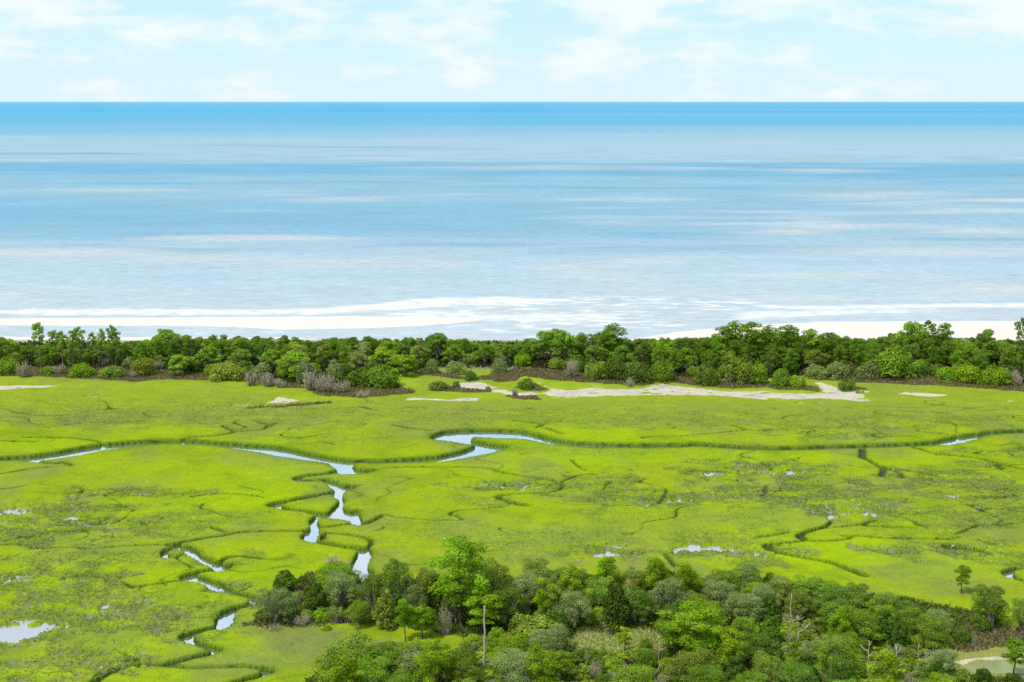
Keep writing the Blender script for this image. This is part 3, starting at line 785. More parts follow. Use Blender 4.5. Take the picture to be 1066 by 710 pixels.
# surf
shallow = sstep(300, 335, p0)
B = lerp(B, (0.37, 0.42, 0.45), shallow * 0.8)
foam = np.zeros(SX.shape)
k = np.where(srow < 860)[0][-1]
sx_, sy_ = SX[:k], SY[:k]
fn = fbm(sx_ / 16, sy_ / 5.0, 5, 161, 0.6); fn2 = fbm(sx_ / 60, sy_ / 22, 3, 162)
def soft2(p, soft, rough, sc, seed):
    P = poly_m(p, SEA_Z); ins = inpoly(sx_, sy_, P)
    d, _ = seg_d2(sx_, sy_, [(a, b, 0.) for a, b in P], True, soft * 2 + rough * 2 + 2)
    sd = np.where(ins, d, -d) + (fbm(sx_ / (sc * 3), sy_ / sc, 4, seed) - 0.5) * 2 * rough
    return sstep(-soft, soft, sd)
f = np.zeros(sx_.shape)
for p, s in [([(-200,323),(0,322.4),(130,321.8),(260,322.4),(330,321),(400,316),(440,310.5),(530,309),(600,312),(560,317),(480,318),(420,322),(330,327),(200,328),(0,327.4),(-200,327.4)],1.0),
             ([(790,318),(850,318.5),(940,317),(1000,316),(1066,316),(1240,316),(1240,320),(1000,320),(930,321),(860,322),(800,321)],1.0),
             ([(770,325),(860,322.5),(940,322),(1000,323),(900,327),(800,331),(760,333)],.8),
             ([(400,326),(450,323),(520,327),(570,326),(650,326),(640,330),(560,334),(470,333),(420,331)],.75)]:
    f = np.maximum(f, soft2(p, 5.0, 6.5, 6.0, 163) * s)
zone = soft2([(420,312),(540,307),(640,309),(760,309),(800,316),(770,330),(680,345),(600,346),(520,344),(440,340),(400,328)], 8, 10, 14, 164)
f = np.maximum(f, zone * sstep(0.525, 0.64, fn * 0.65 + fn2 * 0.4))
f = np.maximum(f, sstep(0.62, 0.70, fn) * 0.6 * sstep(740, 640, sy_))
foam[:k] = np.clip(f, 0, 1) * (0.55 + 0.45 * sstep(0.40, 0.58, fbm(sx_ / 9, sy_ / 4, 4, 167, 0.65)))
B = lerp(B, (0.62, 0.615, 0.60), foam)
B *= (1 + 0.30 * n3[..., None])
gl = 0.26 + 0.20 * sstep(0.0, 0.3, n2) + 0.10 * sstep(160, 280, p0)
gl *= (0.55 + 0.45 * sstep(118, 150, p0) + 0.6 * (1 - sstep(105.5, 118, p0)) + 1.6 * (1 - sstep(105.0, 108.5, p0))) * (1 - 0.85 * foam)
Si = np.arange(SX.size).reshape(SX.shape)
Qs = np.stack([Si[:-1, :-1], Si[:-1, 1:], Si[1:, 1:], Si[1:, :-1]], -1).reshape(-1, 4)
Vs = np.stack([SX, SY, np.full(SX.shape, SEA_Z)], -1).reshape(-1, 3)
me = mesh_from('sea', Vs, Qs, 4)
set_col(me, np.clip(B, 0, 1).reshape(-1, 3))
ga = me.attributes.new('gloss', 'FLOAT', 'POINT'); ga.data.foreach_set('value', gl.astype(np.float32).ravel())
m, nt = new_mat('sea_water')
o_ = N(nt, 'ShaderNodeOutputMaterial')
vc = N(nt, 'ShaderNodeVertexColor', layer_name='Col')
gat = N(nt, 'ShaderNodeAttribute', attribute_name='gloss')
geo = N(nt, 'ShaderNodeNewGeometry')
mp = N(nt, 'ShaderNodeMapping'); mp.inputs['Scale'].default_value = (0.10, 0.16, 0.1)
nt.links.new(geo.outputs['Position'], mp.inputs[0])
wv = N(nt, 'ShaderNodeTexNoise', i_Scale=1.0, i_Detail=5.0, i_Roughness=0.7)
nt.links.new(mp.outputs[0], wv.inputs['Vector'])
mr = N(nt, 'ShaderNodeMapRange', i_1=0.3, i_2=0.7, i_3=0.80, i_4=1.20)
nt.links.new(wv.outputs['Fac'], mr.inputs[0])
scl = N(nt, 'ShaderNodeVectorMath', operation='SCALE')
nt.links.new(vc.outputs['Color'], scl.inputs[0]); nt.links.new(mr.outputs[0], scl.inputs['Scale'])
bp = N(nt, 'ShaderNodeBump', i_Strength=0.35, i_Distance=1.2)
nt.links.new(wv.outputs['Fac'], bp.inputs['Height'])
dd = N(nt, 'ShaderNodeBsdfDiffuse'); gg = N(nt, 'ShaderNodeBsdfGlossy'); gg.inputs['Roughness'].default_value = 0.22
nt.links.new(scl.outputs[0], dd.inputs[0]); nt.links.new(bp.outputs[0], gg.inputs['Normal'])
mx = N(nt, 'ShaderNodeMixShader')
nt.links.new(gat.outputs['Fac'], mx.inputs[0]); nt.links.new(dd.outputs[0], mx.inputs[1]); nt.links.new(gg.outputs[0], mx.inputs[2])
nt.links.new(mx.outputs[0], o_.inputs[0])
tag(link('sea', me, m), kind='structure')

# ------------------------------------------------------------------ vegetation building blocks
def height_at(x, y):
    r = np.clip(np.searchsorted(rows, y) - 1, 0, NR - 2)
    c = np.clip(np.searchsorted(u, x / y) - 1, 0, NC - 2)
    return gz[r, c]

class Tubes:
    def __init__(s): s.V = []; s.Q = []; s.n = 0
    def tube(s, pts, rad, sides=6):
        P = np.array(pts, float); R = np.array(rad, float)
        T = np.gradient(P, axis=0); T /= np.linalg.norm(T, axis=1)[:, None] + 1e-9
        a = np.where(np.abs(T[:, 2:3]) > 0.9, np.array([[1., 0, 0]]), np.array([[0, 0, 1.]]))
        U = np.cross(T, a); U /= np.linalg.norm(U, axis=1)[:, None] + 1e-9
        W = np.cross(T, U)
        an = np.linspace(0, 2 * math.pi, sides, endpoint=False)
        ring = P[:, None] + R[:, None, None] * (np.cos(an)[None, :, None] * U[:, None] + np.sin(an)[None, :, None] * W[:, None])
        m = len(P); base = s.n
        s.V.append(ring.reshape(-1, 3))
        i = np.arange(m - 1)[:, None] * sides; j = np.arange(sides)[None, :]; jn = (j + 1) % sides
        q = np.stack([base + i + j, base + i + jn, base + i + sides + jn, base + i + sides + j], -1).reshape(-1, 4)
        s.Q.append(q); s.n += m * sides
        # end cap as a small fan of degenerate-free quads
        if sides == 6:
            e = base + (m - 1) * sides
            s.Q.append(np.array([[e, e + 1, e + 2, e + 3], [e, e + 3, e + 4, e + 5]]))
        elif sides == 4:
            e = base + (m - 1) * sides
            s.Q.append(np.array([[e, e + 1, e + 2, e + 3]]))
    def mesh(s, name):
        me = mesh_from(name, np.concatenate(s.V), np.concatenate(s.Q), 4); smooth(me); return me

def wander(p0, p1, n, amp, rng):
    t = np.linspace(0, 1, n)[:, None]
    P = np.array(p0)[None] * (1 - t) + np.array(p1)[None] * t
    off = rng.normal(0, amp, (n, 3)); off[0] = 0; off[-1] = 0
    return P + off

def leaf_cloud(lobes, count, size, rng, aspect=0.55, up=0.35, rnd=0.5, shell=(0.74, 1.18), low=-0.55, yel=0.15, grey=0.1, contrast=0.25):
    """quads of leaves over a set of ellipsoid lobes (cx,cy,cz,rx,ry,rz)"""
    L = np.array(lobes, float)
    area = (L[:, 3] * L[:, 4] + L[:, 3] * L[:, 5] + L[:, 4] * L[:, 5])
    li = rng.choice(len(L), count, p=area / area.sum())
    d = rng.normal(size=(count, 3)); d /= np.linalg.norm(d, axis=1)[:, None]
    bad = d[:, 2] < low
    d[bad, 2] *= -1
    # small bumps so that a lobe is not a smooth ball
    ph = L[li, 0] * 3.1 + L[li, 1] * 1.7
    bump = 1 + 0.13 * np.sin(d[:, 0] * 7 + ph) * np.sin(d[:, 1] * 7 - ph) + 0.10 * np.sin(d[:, 2] * 9 + 2 * ph)
    r = (shell[0] + (shell[1] - shell[0]) * rng.random(count) ** 1.6) * bump
    P = L[li, :3] + d * L[li, 3:] * r[:, None]
    # drop leaves buried inside another lobe
    inside = np.zeros(count, bool)
    for j in range(len(L)):
        e = ((P - L[j, :3]) / L[j, 3:])
        inside |= ((e ** 2).sum(1) < 0.45) & (li != j)
    keep = ~inside
    P, d, li = P[keep], d[keep], li[keep]
    n = len(P)
    nn = d + np.array([0, 0, up]) + rng.normal(0, rnd, (n, 3)); nn /= np.linalg.norm(nn, axis=1)[:, None]
    a = rng.normal(size=(n, 3)); t = np.cross(nn, a); t /= np.linalg.norm(t, axis=1)[:, None]
    b = np.cross(nn, t)
    s = size * rng.uniform(0.6, 1.3, n)[:, None]
    w = s * aspect
    V = np.stack([P - t * s, P - b * w + t * s * 0.15, P + t * s, P + b * w + t * s * 0.15], 1).reshape(-1, 3)
    Qd = np.arange(n * 4).reshape(-1, 4)
    lobe_t = rng.uniform(1 - contrast, 1 + contrast, len(L)); lobe_y = rng.uniform(0, yel, len(L)); lobe_g = np.where(rng.random(len(L)) < 0.4, rng.uniform(0, grey * 2, len(L)), 0)
    tone = np.stack([lobe_t[li] * rng.uniform(0.72, 1.3, n), lobe_y[li] + rng.uniform(0, yel * 0.6, n), np.clip(lobe_g[li] + rng.uniform(0, grey * .5, n), 0, .9)], 1)
    return V, Qd, np.repeat(tone, 4, 0)

def crown_mesh(name, lobes, count, size, rng, mat, **kw):
    V, Qd, T = leaf_cloud(lobes, count, size, rng, **kw)
    me = mesh_from(name, V, Qd, 4); set_tone(me, T); me.materials.append(mat)
    return me

PROTO = {}   # kind -> list of (trunk mesh, crown mesh, height, width)

def oak(seed, H=8.0, W=8.0, leaves=12500, size=0.132, grey=0.14, nl=36, yel=0.16):
    rng = np.random.default_rng(seed)
    lobes = []; tb = Tubes()
    fork = H * rng.uniform(0.16, 0.26)
    tb.tube(wander((0, 0, -0.4), (rng.normal(0, .15), rng.normal(0, .15), fork), 4, 0.05, rng), np.linspace(0.05 * H, 0.038 * H, 4))
    skew = rng.normal(0, 0.08, 2) * W
    for i in range(nl):
        # points over a lopsided dome
        a = i * 2.39996 + rng.uniform(-.4, .4)
        rr = math.sqrt((i + 0.5) / nl)
        edge = 1.04 + 0.24 * math.sin(2 * a + seed) + 0.20 * math.sin(3 * a + 2 * seed)
        x = rr * math.cos(a) * W * 0.38 * edge + skew[0] * (1 - rr); y = rr * math.sin(a) * W * 0.38 * edge + skew[1] * (1 - rr)
        top = H * (0.86 - 0.36 * rr ** 2.0) + rng.normal(0, 0.095 * H)
        s = W * rng.uniform(0.075, 0.165) * (1.1 - 0.2 * rr)
        z = min(top, H - s * 0.75)
        lobes.append((x, y, z, s * rng.uniform(.95, 1.25), s * rng.uniform(.95, 1.25), s * rng.uniform(0.62, 0.85)))
        if rr > 0.6 and rng.random() < 0.7:   # lower skirt
            lobes.append((x * 1.03, y * 1.03, z - H * rng.uniform(0.18, 0.30), s * .9, s * .9, s * .75))
        if i % 2 == 0:
            tb.tube(wander((0, 0, fork * 0.9), (x * 1.08, y * 1.08, z + s * .5), 5, 0.18, rng), np.linspace(0.024 * H, 0.009 * H, 5), 4)
    return tb.mesh('oak_trunk'), crown_mesh('oak_crown', lobes, leaves, size, rng, MAT_LEAF, grey=grey, yel=yel), H, W

def pine(seed, H=14.0, W=6.5, leaves=9000, size=0.20, base=0.30, flat=0.72, nb=24):
    rng = np.random.default_rng(seed)
    tb = Tubes(); lobes = []
    lean = rng.normal(0, 0.25, 2)
    n = 8
    P = np.array([[lean[0] * t + 0.15 * math.sin(3 * t + seed), lean[1] * t, -0.4 + (H * 0.95 + 0.4) * t] for t in np.linspace(0, 1, n)])
    tb.tube(P, np.linspace(0.019 * H, 0.004 * H, n))
    for i in range(nb):
        t = base + (0.97 - base) * (i + rng.uniform(0, .7)) / nb
        q = P[0] * (1 - t) + P[-1] * t
        a = i * 2.4 + rng.uniform(-.6, .6)
        prof = math.sin(math.pi * min(1.0, 0.18 + 0.82 * (1 - (t - base) / (1 - base)) ** 0.75)) * 0.45 + 0.5 * (1 - ((t - base) / (1 - base)) ** 2)
        L = W * 0.5 * rng.uniform(0.55, 1.05) * max(0.25, min(1, prof + 0.15))
        e = q + np.array([math.cos(a) * L, math.sin(a) * L, L * rng.uniform(0.12, 0.4)])
        tb.tube(wander(q, e, 4, 0.06, rng), np.linspace(0.006 * H, 0.002 * H, 4), 4)
        s = W * rng.uniform(0.12, 0.19)
        lobes.append((e[0], e[1], e[2], s * 1.15, s * 1.15, s * flat * 1.1))
        if L > W * 0.25:
            m = q * 0.45 + e * 0.55
            lobes.append((m[0] + rng.normal(0, .2), m[1] + rng.normal(0, .2), m[2] + 0.3, s * .9, s * .9, s * flat))
    top = P[-1]
    lobes.append((top[0], top[1], H - W * 0.07, W * 0.17, W * 0.17, W * 0.12))
    return tb.mesh('pine_trunk'), crown_mesh('pine_crown', lobes, leaves, size, rng, MAT_NEEDLE, aspect=0.4, up=0.3, rnd=0.55, shell=(0.6, 1.05), low=-0.9, yel=0.25, grey=0.03), H, W

def cedar(seed, H=6.0, W=5.0, leaves=6500, size=0.17, nl=30):
    rng = np.random.default_rng(seed)
    tb = Tubes(); lobes = []
    tb.tube([(0, 0, -0.4), (0.05, 0, H * .4), (0, .05, H * .85)], [0.03 * H, 0.02 * H, 0.006 * H])
    for i in range(nl):
        t = (i + .5) / nl; a = i * 2.4 + rng.uniform(-.3, .3)
        z = H * (0.10 + 0.84 * t)
        R = W * 0.5 * (1 - 0.80 * t ** 1.6) * rng.uniform(0.5, 0.88)
        s = W * rng.uniform(0.13, 0.2) * (1.1 - 0.45 * t)
        lobes.append((math.cos(a) * R, math.sin(a) * R, min(z, H - s), s, s, s * 0.9))
        if i % 4 == 0:
            tb.tube([(0, 0, max(.2, z - .5)), (math.cos(a) * R, math.sin(a) * R, z)], [0.01 * H, 0.004 * H], 4)
    return tb.mesh('cedar_trunk'), crown_mesh('cedar_crown', lobes, leaves, size, rng, MAT_LEAF, grey=0.03, yel=0.04, contrast=.3), H, W

def shrub(seed, H=3.0, W=4.2, leaves=3600, size=0.15, nl=18, grey=0.1):
    rng = np.random.default_rng(seed)
    tb = Tubes(); lobes = []
    for i in range(nl):
        a = i * 2.4 + rng.uniform(-.4, .4); rr = math.sqrt((i + .5) / nl)
        s = W * rng.uniform(0.12, 0.2)
        z = H * (0.74 - 0.40 * rr ** 2) + rng.normal(0, .08 * H)
        x, y = rr * math.cos(a) * W * .38, rr * math.sin(a) * W * .38
        lobes.append((x, y, max(z, s * .5), s, s, s * .85))
        if rr > .5: lobes.append((x * 1.05, y * 1.05, max(.3, z - H * .3), s, s, s * .8))
        if i % 2 == 0: tb.tube(wander((x * .15, y * .15, -0.3), (x, y, z), 4, 0.05, rng), np.linspace(0.022 * H, 0.008 * H, 4), 4)
    return tb.mesh('shrub_stems'), crown_mesh('shrub_leaves', lobes, leaves, size, rng, MAT_LEAF, grey=grey, yel=0.2), H, W

def dead_shrub(seed, H=3.2, W=4.6, n=60, r=0.035):
    rng = np.random.default_rng(seed); tb = Tubes()
    for i in range(n):
        a = rng.uniform(0, 6.283); L = rng.uniform(.5, 1)
        e = np.array([math.cos(a) * W * .48 * L * rng.uniform(.3, 1), math.sin(a) * W * .48 * L * rng.uniform(.3, 1), H * rng.uniform(.35, 1) * (1.15 - .4 * L)])
        s = np.array([e[0] * .12, e[1] * .12, -0.2])
        P = wander(s, e, 5, 0.12, rng)
        tb.tube(P, np.linspace(r * 1.6, r * .6, 5), 4)
        for k in range(3):
            j = rng.integers(2, 5); q = P[j]
            f = q + rng.normal(0, 1, 3) * np.array([.5, .5, .35]) * H * .25 + np.array([0, 0, .15 * H])
            f[2] = max(f[2], .1)
            tb.tube(wander(q, f, 3, 0.05, rng), np.linspace(r * .9, r * .45, 3), 4)
    return tb.mesh('bare_branches'), None, H, W

def palmetto(seed, H=1.8, W=2.8, n=34):
    rng = np.random.default_rng(seed)
    V = []; T = []; tb = Tubes()
    for i in range(n):
        a = rng.uniform(0, 6.283); el = rng.uniform(0.25, 1.35); L = rng.uniform(.45, .75) * W * .5
        bx, by = rng.normal(0, W * .16, 2)
        e = np.array([bx + math.cos(a) * math.cos(el) * L, by + math.sin(a) * math.cos(el) * L, H * .15 + math.sin(el) * L * 1.25])
        tb.tube([(bx, by, -.1), tuple(e)], [.03, .018], 4)
        tn = rng.uniform(.8, 1.2); ye = rng.uniform(.25, .6)
        out_ = np.array([math.cos(a), math.sin(a), .35]); sd = np.array([-math.sin(a), math.cos(a), 0]); upv = np.array([0, 0, 1.])
        for k in range(9):   # fan of narrow blades
            th = (k - 4) / 4 * 1.35
            dirv = out_ * math.cos(th) + sd * math.sin(th) + upv * rng.uniform(-.15, .2)
            dirv /= np.linalg.norm(dirv); b = np.cross(dirv, upv); b /= np.linalg.norm(b) + 1e-9
            l = W * .2 * rng.uniform(.8, 1.15); w = .035 * W * .5
            V += [e, e + dirv * l * .5 + b * w, e + dirv * l, e + dirv * l * .5 - b * w]
            T += [(tn, ye, .05)] * 4
    V = np.array(V)
    me = mesh_from('palmetto_fronds', V, np.arange(len(V)).reshape(-1, 4), 4); set_tone(me, T); me.materials.append(MAT_LEAF)
    return tb.mesh('palmetto_stems'), me, H, W

PROTO['oak'] = [oak(s) for s in (1, 2, 3, 4, 5, 6)]
PROTO['moss_oak'] = [oak(s, grey=0.36, yel=.06, leaves=10000) for s in (11, 12, 13)]
PROTO['pine'] = [pine(s) for s in (21, 22, 23)]
PROTO['young_pine'] = [pine(s, H=9, W=4.4, leaves=4200, size=.18, base=.42, nb=15, flat=.8) for s in (24, 25)]
PROTO['cedar'] = [cedar(s) for s in (31, 32, 33)]
PROTO['shrub'] = [shrub(s) for s in (41, 42, 43, 44)]
PROTO['grey_shrub'] = [shrub(s, grey=.45) for s in (45, 46)]
PROTO['dead_shrub'] = [dead_shrub(s) for s in (51, 52, 53)]
PROTO['palmetto'] = [palmetto(s) for s in (61, 62)]
PROTO['far_oak'] = [oak(s, H=10, W=10, leaves=5200, size=.28, nl=24) for s in (71, 72, 73, 74, 75)]
PROTO['far_pine'] = [pine(s, H=13, W=6.5, leaves=3000, size=.34, base=.18) for s in (81, 82, 83)]
PROTO['far_tall_pine'] = [pine(s, H=13, W=5.0, leaves=1300, size=.32, base=.62, nb=11) for s in (84, 85, 86)]
PROTO['far_shrub'] = [shrub(s, H=4, W=6, leaves=2800, size=.22) for s in (91, 92, 93)]
PROTO['far_grey_shrub'] = [shrub(s, H=4, W=6, leaves=2400, size=.22, grey=.6) for s in (94, 95)]
PROTO['far_dead'] = [dead_shrub(s, H=4, W=6.5, n=70, r=.07) for s in (96, 97)]

HUES = {  # crown albedo
 'bright green': (0.245, 0.420, 0.018), 'mid green': (0.195, 0.340, 0.026), 'dark green': (0.095, 0.180, 0.022),
 'grey-green': (0.255, 0.335, 0.090), 'olive green': (0.230, 0.310, 0.038), 'yellow-green': (0.305, 0.430, 0.022), 'deep green': (0.130, 0.260, 0.026)}
NAME = {'oak': ('oak_tree', 'oak', 'tree'), 'moss_oak': ('oak_tree', 'mossy oak', 'tree'), 'pine': ('pine_tree', 'pine', 'tree'), 'young_pine': ('pine_tree', 'young pine', 'tree'),
        'cedar': ('cedar_tree', 'cedar', 'tree'), 'shrub': ('shrub', 'shrub', 'shrub'), 'grey_shrub': ('shrub', 'grey-leaved shrub', 'shrub'), 'dead_shrub': ('bare_shrub', 'bare twiggy shrub', 'shrub'),
        'palmetto': ('palmetto', 'palmetto', 'palm'), 'far_oak': ('oak_tree', 'oak', 'tree'), 'far_pine': ('pine_tree', 'pine', 'tree'), 'far_tall_pine': ('pine_tree', 'bare-stemmed pine', 'tree'),
        'far_shrub': ('shrub', 'shrub', 'shrub'), 'far_grey_shrub': ('shrub', 'grey-leaved shrub', 'shrub'), 'far_dead': ('bare_shrub', 'bare twiggy shrub', 'shrub')}
BARK = {'pine': MAT_PINEBARK, 'young_pine': MAT_PINEBARK, 'far_pine': MAT_PINEBARK, 'far_tall_pine': MAT_PINEBARK, 'dead_shrub': MAT_TWIG, 'far_dead': MAT_TWIG}
TREES = []    # records used to write the labels

def plant(kind, x, y, H, W, hue, zone, label=None, variant=None, rz=None):
    lst = PROTO[kind]
    v = (variant if variant is not None else random.randrange(len(lst))) % len(lst)
    tm, cm, h0, w0 = lst[v]
    nm, word, cat = NAME[kind]
    z = float(height_at(np.array(x), np.array(y)))
    if cm is None:
        root = link(nm, tm, BARK[kind])
    else:
        root = bpy.data.objects.new(nm, None); COL.objects.link(root); root.empty_display_size = 0.5
    root.location = (x, y, z)
    root.rotation_euler = (0, 0, random.uniform(0, 6.283) if rz is None else rz)
    root.scale = (W / w0, W / w0, H / h0)
    if cm is not None:
        stem = 'stems' if cat != 'tree' else 'trunk'
        link(stem, tm, BARK.get(kind, MAT_BARK), root)
        c = link('crown' if cat == 'tree' else ('fronds' if kind == 'palmetto' else 'leaves'), cm, None, root)
        hc = HUES[hue]; k = random.uniform(0.9, 1.12)
        c.color = (hc[0] * k * random.uniform(.9, 1.12), hc[1] * k, hc[2] * k, 1)
    px, py = pixel(x, y, z + H * 0.55)
    root['category'] = cat
    TREES.append(dict(o=root, kind=kind, word=word, hue=hue, H=H, W=W, zone=zone, px=float(px), py=float(py), label=label))
    return root

def plant_px(kind, bx, by, top, wpx, hue, zone, label=None, variant=None, rz=None):
    """planted on the ground seen at (bx, by); height from the row of its top, width from its pixels"""
    x, y = ground(bx, by, 0.1); x = float(x); y = float(y)
    ppm = F / math.hypot(y, CAMZ)
    H = (by - top) / ppm / 0.97; W = wpx / ppm
    return plant(kind, x, y, H, W, hue, zone, label, variant, rz)

# ------------------------------------------------------------------ near wood: trees one can tell apart
P_ = plant_px
P_('cedar',297,617,593,29,'dark green','near','dark round cedar at the left end of the near wood by the creek bend')
P_('shrub',315,608,599,11,'dark green','near','small dark shrub just right of the dark cedar by the creek')
P_('moss_oak',286,649,613,44,'grey-green','near','grey-green leafy oak leftmost in the near wood beside the lower creek')
P_('cedar',330,641,607,27,'dark green','near','dark upright cedar in front of the big grey-green oak')
P_('oak',350,614,587,54,'bright green','near','low bright green oak behind the grey-green dome, below the creek mouth')
P_('moss_oak',356,634,596,46,'grey-green','near','big pale grey-green dome-shaped oak at the left of the near wood')
P_('oak',388,640,598,34,'olive green','near','olive dark oak right of the pale grey-green dome oak')
P_('oak',412,642,582,40,'dark green','near','ragged dark oak with a spiky top left of the tall pine')
P_('cedar',402,652,610,26,'olive green','near')
P_('oak',372,650,622,30,'mid green','near')
P_('oak',440,640,592,32,'olive green','near')
P_('moss_oak',430,646,606,30,'grey-green','near')
P_('pine',479,654,562,60,'bright green','near','tall full-crowned green pine rising above the near wood against the marsh', 0)
P_('cedar',454,640,598,26,'dark green','near')
P_('oak',474,652,612,30,'dark green','near')
P_('oak',515,640,586,42,'olive green','near')
P_('pine',501,660,616,40,'bright green','near','round-crowned pine behind the pale thick snag', 1)
P_('young_pine',422,667,622,23,'bright green','near','slender pine on the grass strip, left of the twin-stemmed pair', 0)
P_('young_pine',440,664,628,22,'bright green','near','left one of two slender pines standing together on the grass strip', 1)
P_('young_pine',448,663,632,20,'bright green','near','right one of two slender pines standing together on the grass strip', 0)
P_('dead_shrub',463,661,629,22,'mid green','near','bare grey tree skeleton right of the slender pine pair')
P_('dead_shrub',404,646,622,24,'mid green','near','bare grey twiggy thicket under the ragged dark oak')
P_('dead_shrub',346,592,574,26,'mid green','near','grey dead bush on the marsh bank beside the narrow creek')
P_('dead_shrub',360,594,580,22,'mid green','near','brown dead bush nearest the creek mouth, right of the grey dead bush')
P_('dead_shrub',315,651,639,26,'mid green','near','pale dead brush heap in front of the palmettos')
P_('dead_shrub',286,655,646,22,'mid green','near','low pinkish dead brush in front of the leftmost grey-green oak')
P_('dead_shrub',386,602,590,14,'mid green','near')
P_('palmetto',311,631,615,16,'yellow-green','near','yellow-green palmetto clump between leftmost oak and the upright cedar')
P_('palmetto',322,638,626,14,'yellow-green','near')
P_('palmetto',350,648,629,17,'yellow-green','near','palmetto clump at the foot of the dome oak, left')
P_('palmetto',361,648,630,16,'yellow-green','near','palmetto clump at the foot of the dome oak, right')
P_('shrub',340,655,647,12,'bright green','near','small bright shrub on the grass edge below the palmettos')
P_('oak',360,712,664,76,'mid green','near','big spreading oak at the bottom left corner of the near wood')
P_('oak',408,706,668,52,'mid green','near')
P_('oak',440,700,664,46,'bright green','near')
P_('moss_oak',432,714,676,52,'grey-green','near')
P_('moss_oak',390,700,672,36,'grey-green','near')
P_('shrub',400,680,667,18,'dark green','near','dark shrub on the grass strip below the slender pine')
P_('oak',478,706,672,40,'mid green','near')
P_('oak',530,700,664,46,'bright green','near')
P_('cedar',520,704,680,20,'dark green','near')
P_('shrub',490,710,692,16,'bright green','near')
P_('moss_oak',548,640,598,46,'grey-green','near')
P_('shrub',560,672,642,54,'olive green','near','broad dark olive thicket left of the straw clearing')
P_('shrub',545,668,640,34,'olive green','near')
P_('moss_oak',598,656,616,42,'grey-green','near','broad grey-green oak behind the straw clearing')
P_('shrub',578,664,636,34,'dark green','near')
P_('palmetto',628,658,628,13,'yellow-green','near','tall yellow-green palmetto at the back of the straw clearing')
P_('palmetto',634,662,646,14,'yellow-green','near','low palmetto at the back edge of the straw clearing')
P_('cedar',640,656,606,32,'dark green','near','very dark tree just left of the brown broken snag')
P_('pine',721,693,629,62,'bright green','near','wide-spreading pine with an open crown right of the straw clearing', 2)
P_('young_pine',650,682,655,17,'yellow-green','near','small pale pine standing in the straw clearing', 1)
P_('young_pine',557,708,672,26,'bright green','near')
P_('young_pine',584,712,679,26,'yellow-green','near')
P_('oak',700,668,632,40,'dark green','near')
P_('shrub',672,676,664,12,'mid green','near','small round shrub in the straw clearing')
P_('shrub',610,690,676,34,'dark green','near','dark low shrub mound below the straw clearing')
P_('shrub',588,694,678,26,'dark green','near')
P_('shrub',640,704,684,22,'bright green','near')
P_('shrub',672,700,676,18,'mid green','near')
P_('young_pine',1001,617,586,18,'mid green','near','small lone pine standing clear of the wood against the marsh', 1)
P_('shrub',1020,656,640,22,'dark green','near','dark round shrub at the right end of the wood, beside the bleached bush')
P_('shrub',1002,668,654,22,'dark green','near')
P_('dead_shrub',1030,655,637,12,'mid green','near','bleached bare bush at the right end of the near wood')
P_('dead_shrub',1014,671,656,9,'mid green','near','small bleached bare bush in front of the dark round shrub')
P_('young_pine',1055,702,663,28,'mid green','near','small open pine beside the sandy pond at the right edge', 0)
P_('oak',1062,656,622,26,'mid green','near','leafy oak at the right edge behind the pond')
P_('oak',1030,650,612,46,'mid green','near')
P_('cedar',1022,728,697,30,'dark green','near','dark bushy cedar in front of the sandy pond')
P_('cedar',1052,730,702,32,'dark green','near')
P_('cedar',1000,726,697,26,'olive green','near')

# fill the wood between them
def fill(poly, zone, dmin, tries, kinds, avoid=(), z=0.1, hfun=None):
    P = poly_m(poly, z)
    xs = [p[0] for p in P]; ys = [p[1] for p in P]
    AV = [poly_m(a, z) for a in avoid]
    pts = [(t['o'].location.x, t['o'].location.y, t['W'] * 0.33) for t in TREES if t['zone'] == zone]
    cand_x = RNG.uniform(min(xs), max(xs), tries); cand_y = RNG.uniform(min(ys), max(ys), tries)
    ok = inpoly(cand_x, cand_y, P)
    for a in AV: ok &= ~inpoly(cand_x, cand_y, a)
    for x, y in zip(cand_x[ok], cand_y[ok]):
        px, py = pixel(x, y)
        kind, H, W, hue = kinds(float(px), float(py), x, y)
        if any((x - a) ** 2 + (y - b) ** 2 < (dmin * W * .5 + r) ** 2 for a, b, r in pts): continue
        pts.append((x, y, dmin * W * .5))
        plant(kind, float(x), float(y), H, W, hue, zone)

WOODFILL = [(500,626),(540,616),(580,611),(640,611),(700,614),(790,620),(860,628),(910,642),(960,657),(1000,666),(1018,668),(1000,672),(980,676),(976,690),(984,712),(1000,722),(1085,728),(1085,750),(340,750),(350,722),(470,715),(505,690),(515,660)]
def near_kind(px, py, x, y):
    r = random.random()
    g = vnoise(np.array(x / 16.0), np.array(y / 16.0), 5)
    if r < .56:
        hue = random.choices(['bright green', 'mid green', 'olive green', 'deep green'], [4, 4, 2, 2])[0]
        W = random.uniform(6.0, 9.0); return 'oak', W * random.uniform(.82, 1.0), W, hue
    if r < .72:
        W = random.uniform(6.0, 9.0); return 'moss_oak', W * random.uniform(.82, 1.0), W, 'grey-green'
    if r < .84:
        W = random.uniform(4.0, 5.2); return 'cedar', W * 1.3, W, 'dark green'
    if r < .90:
        W = random.uniform(4.6, 6.0); return 'young_pine', W * 1.9, W, random.choice(['bright green', 'yellow-green'])
    W = random.uniform(3.2, 5.0); return 'shrub', W * .7, W, random.choice(['bright green', 'olive green', 'yellow-green'])
FRONT = [(585,652),(700,652),(704,712),(694,744),(596,744),(576,704)]
POOLA = [(975,676),(1100,655),(1110,752),(985,752)]
SNAGW = [(486,672),(526,672),(530,742),(484,742)]
SNAG2 = [(804,650),(852,650),(858,712),(800,712)]
SNAG3 = [(920,680),(970,680),(974,744),(886,744),(890,690)]
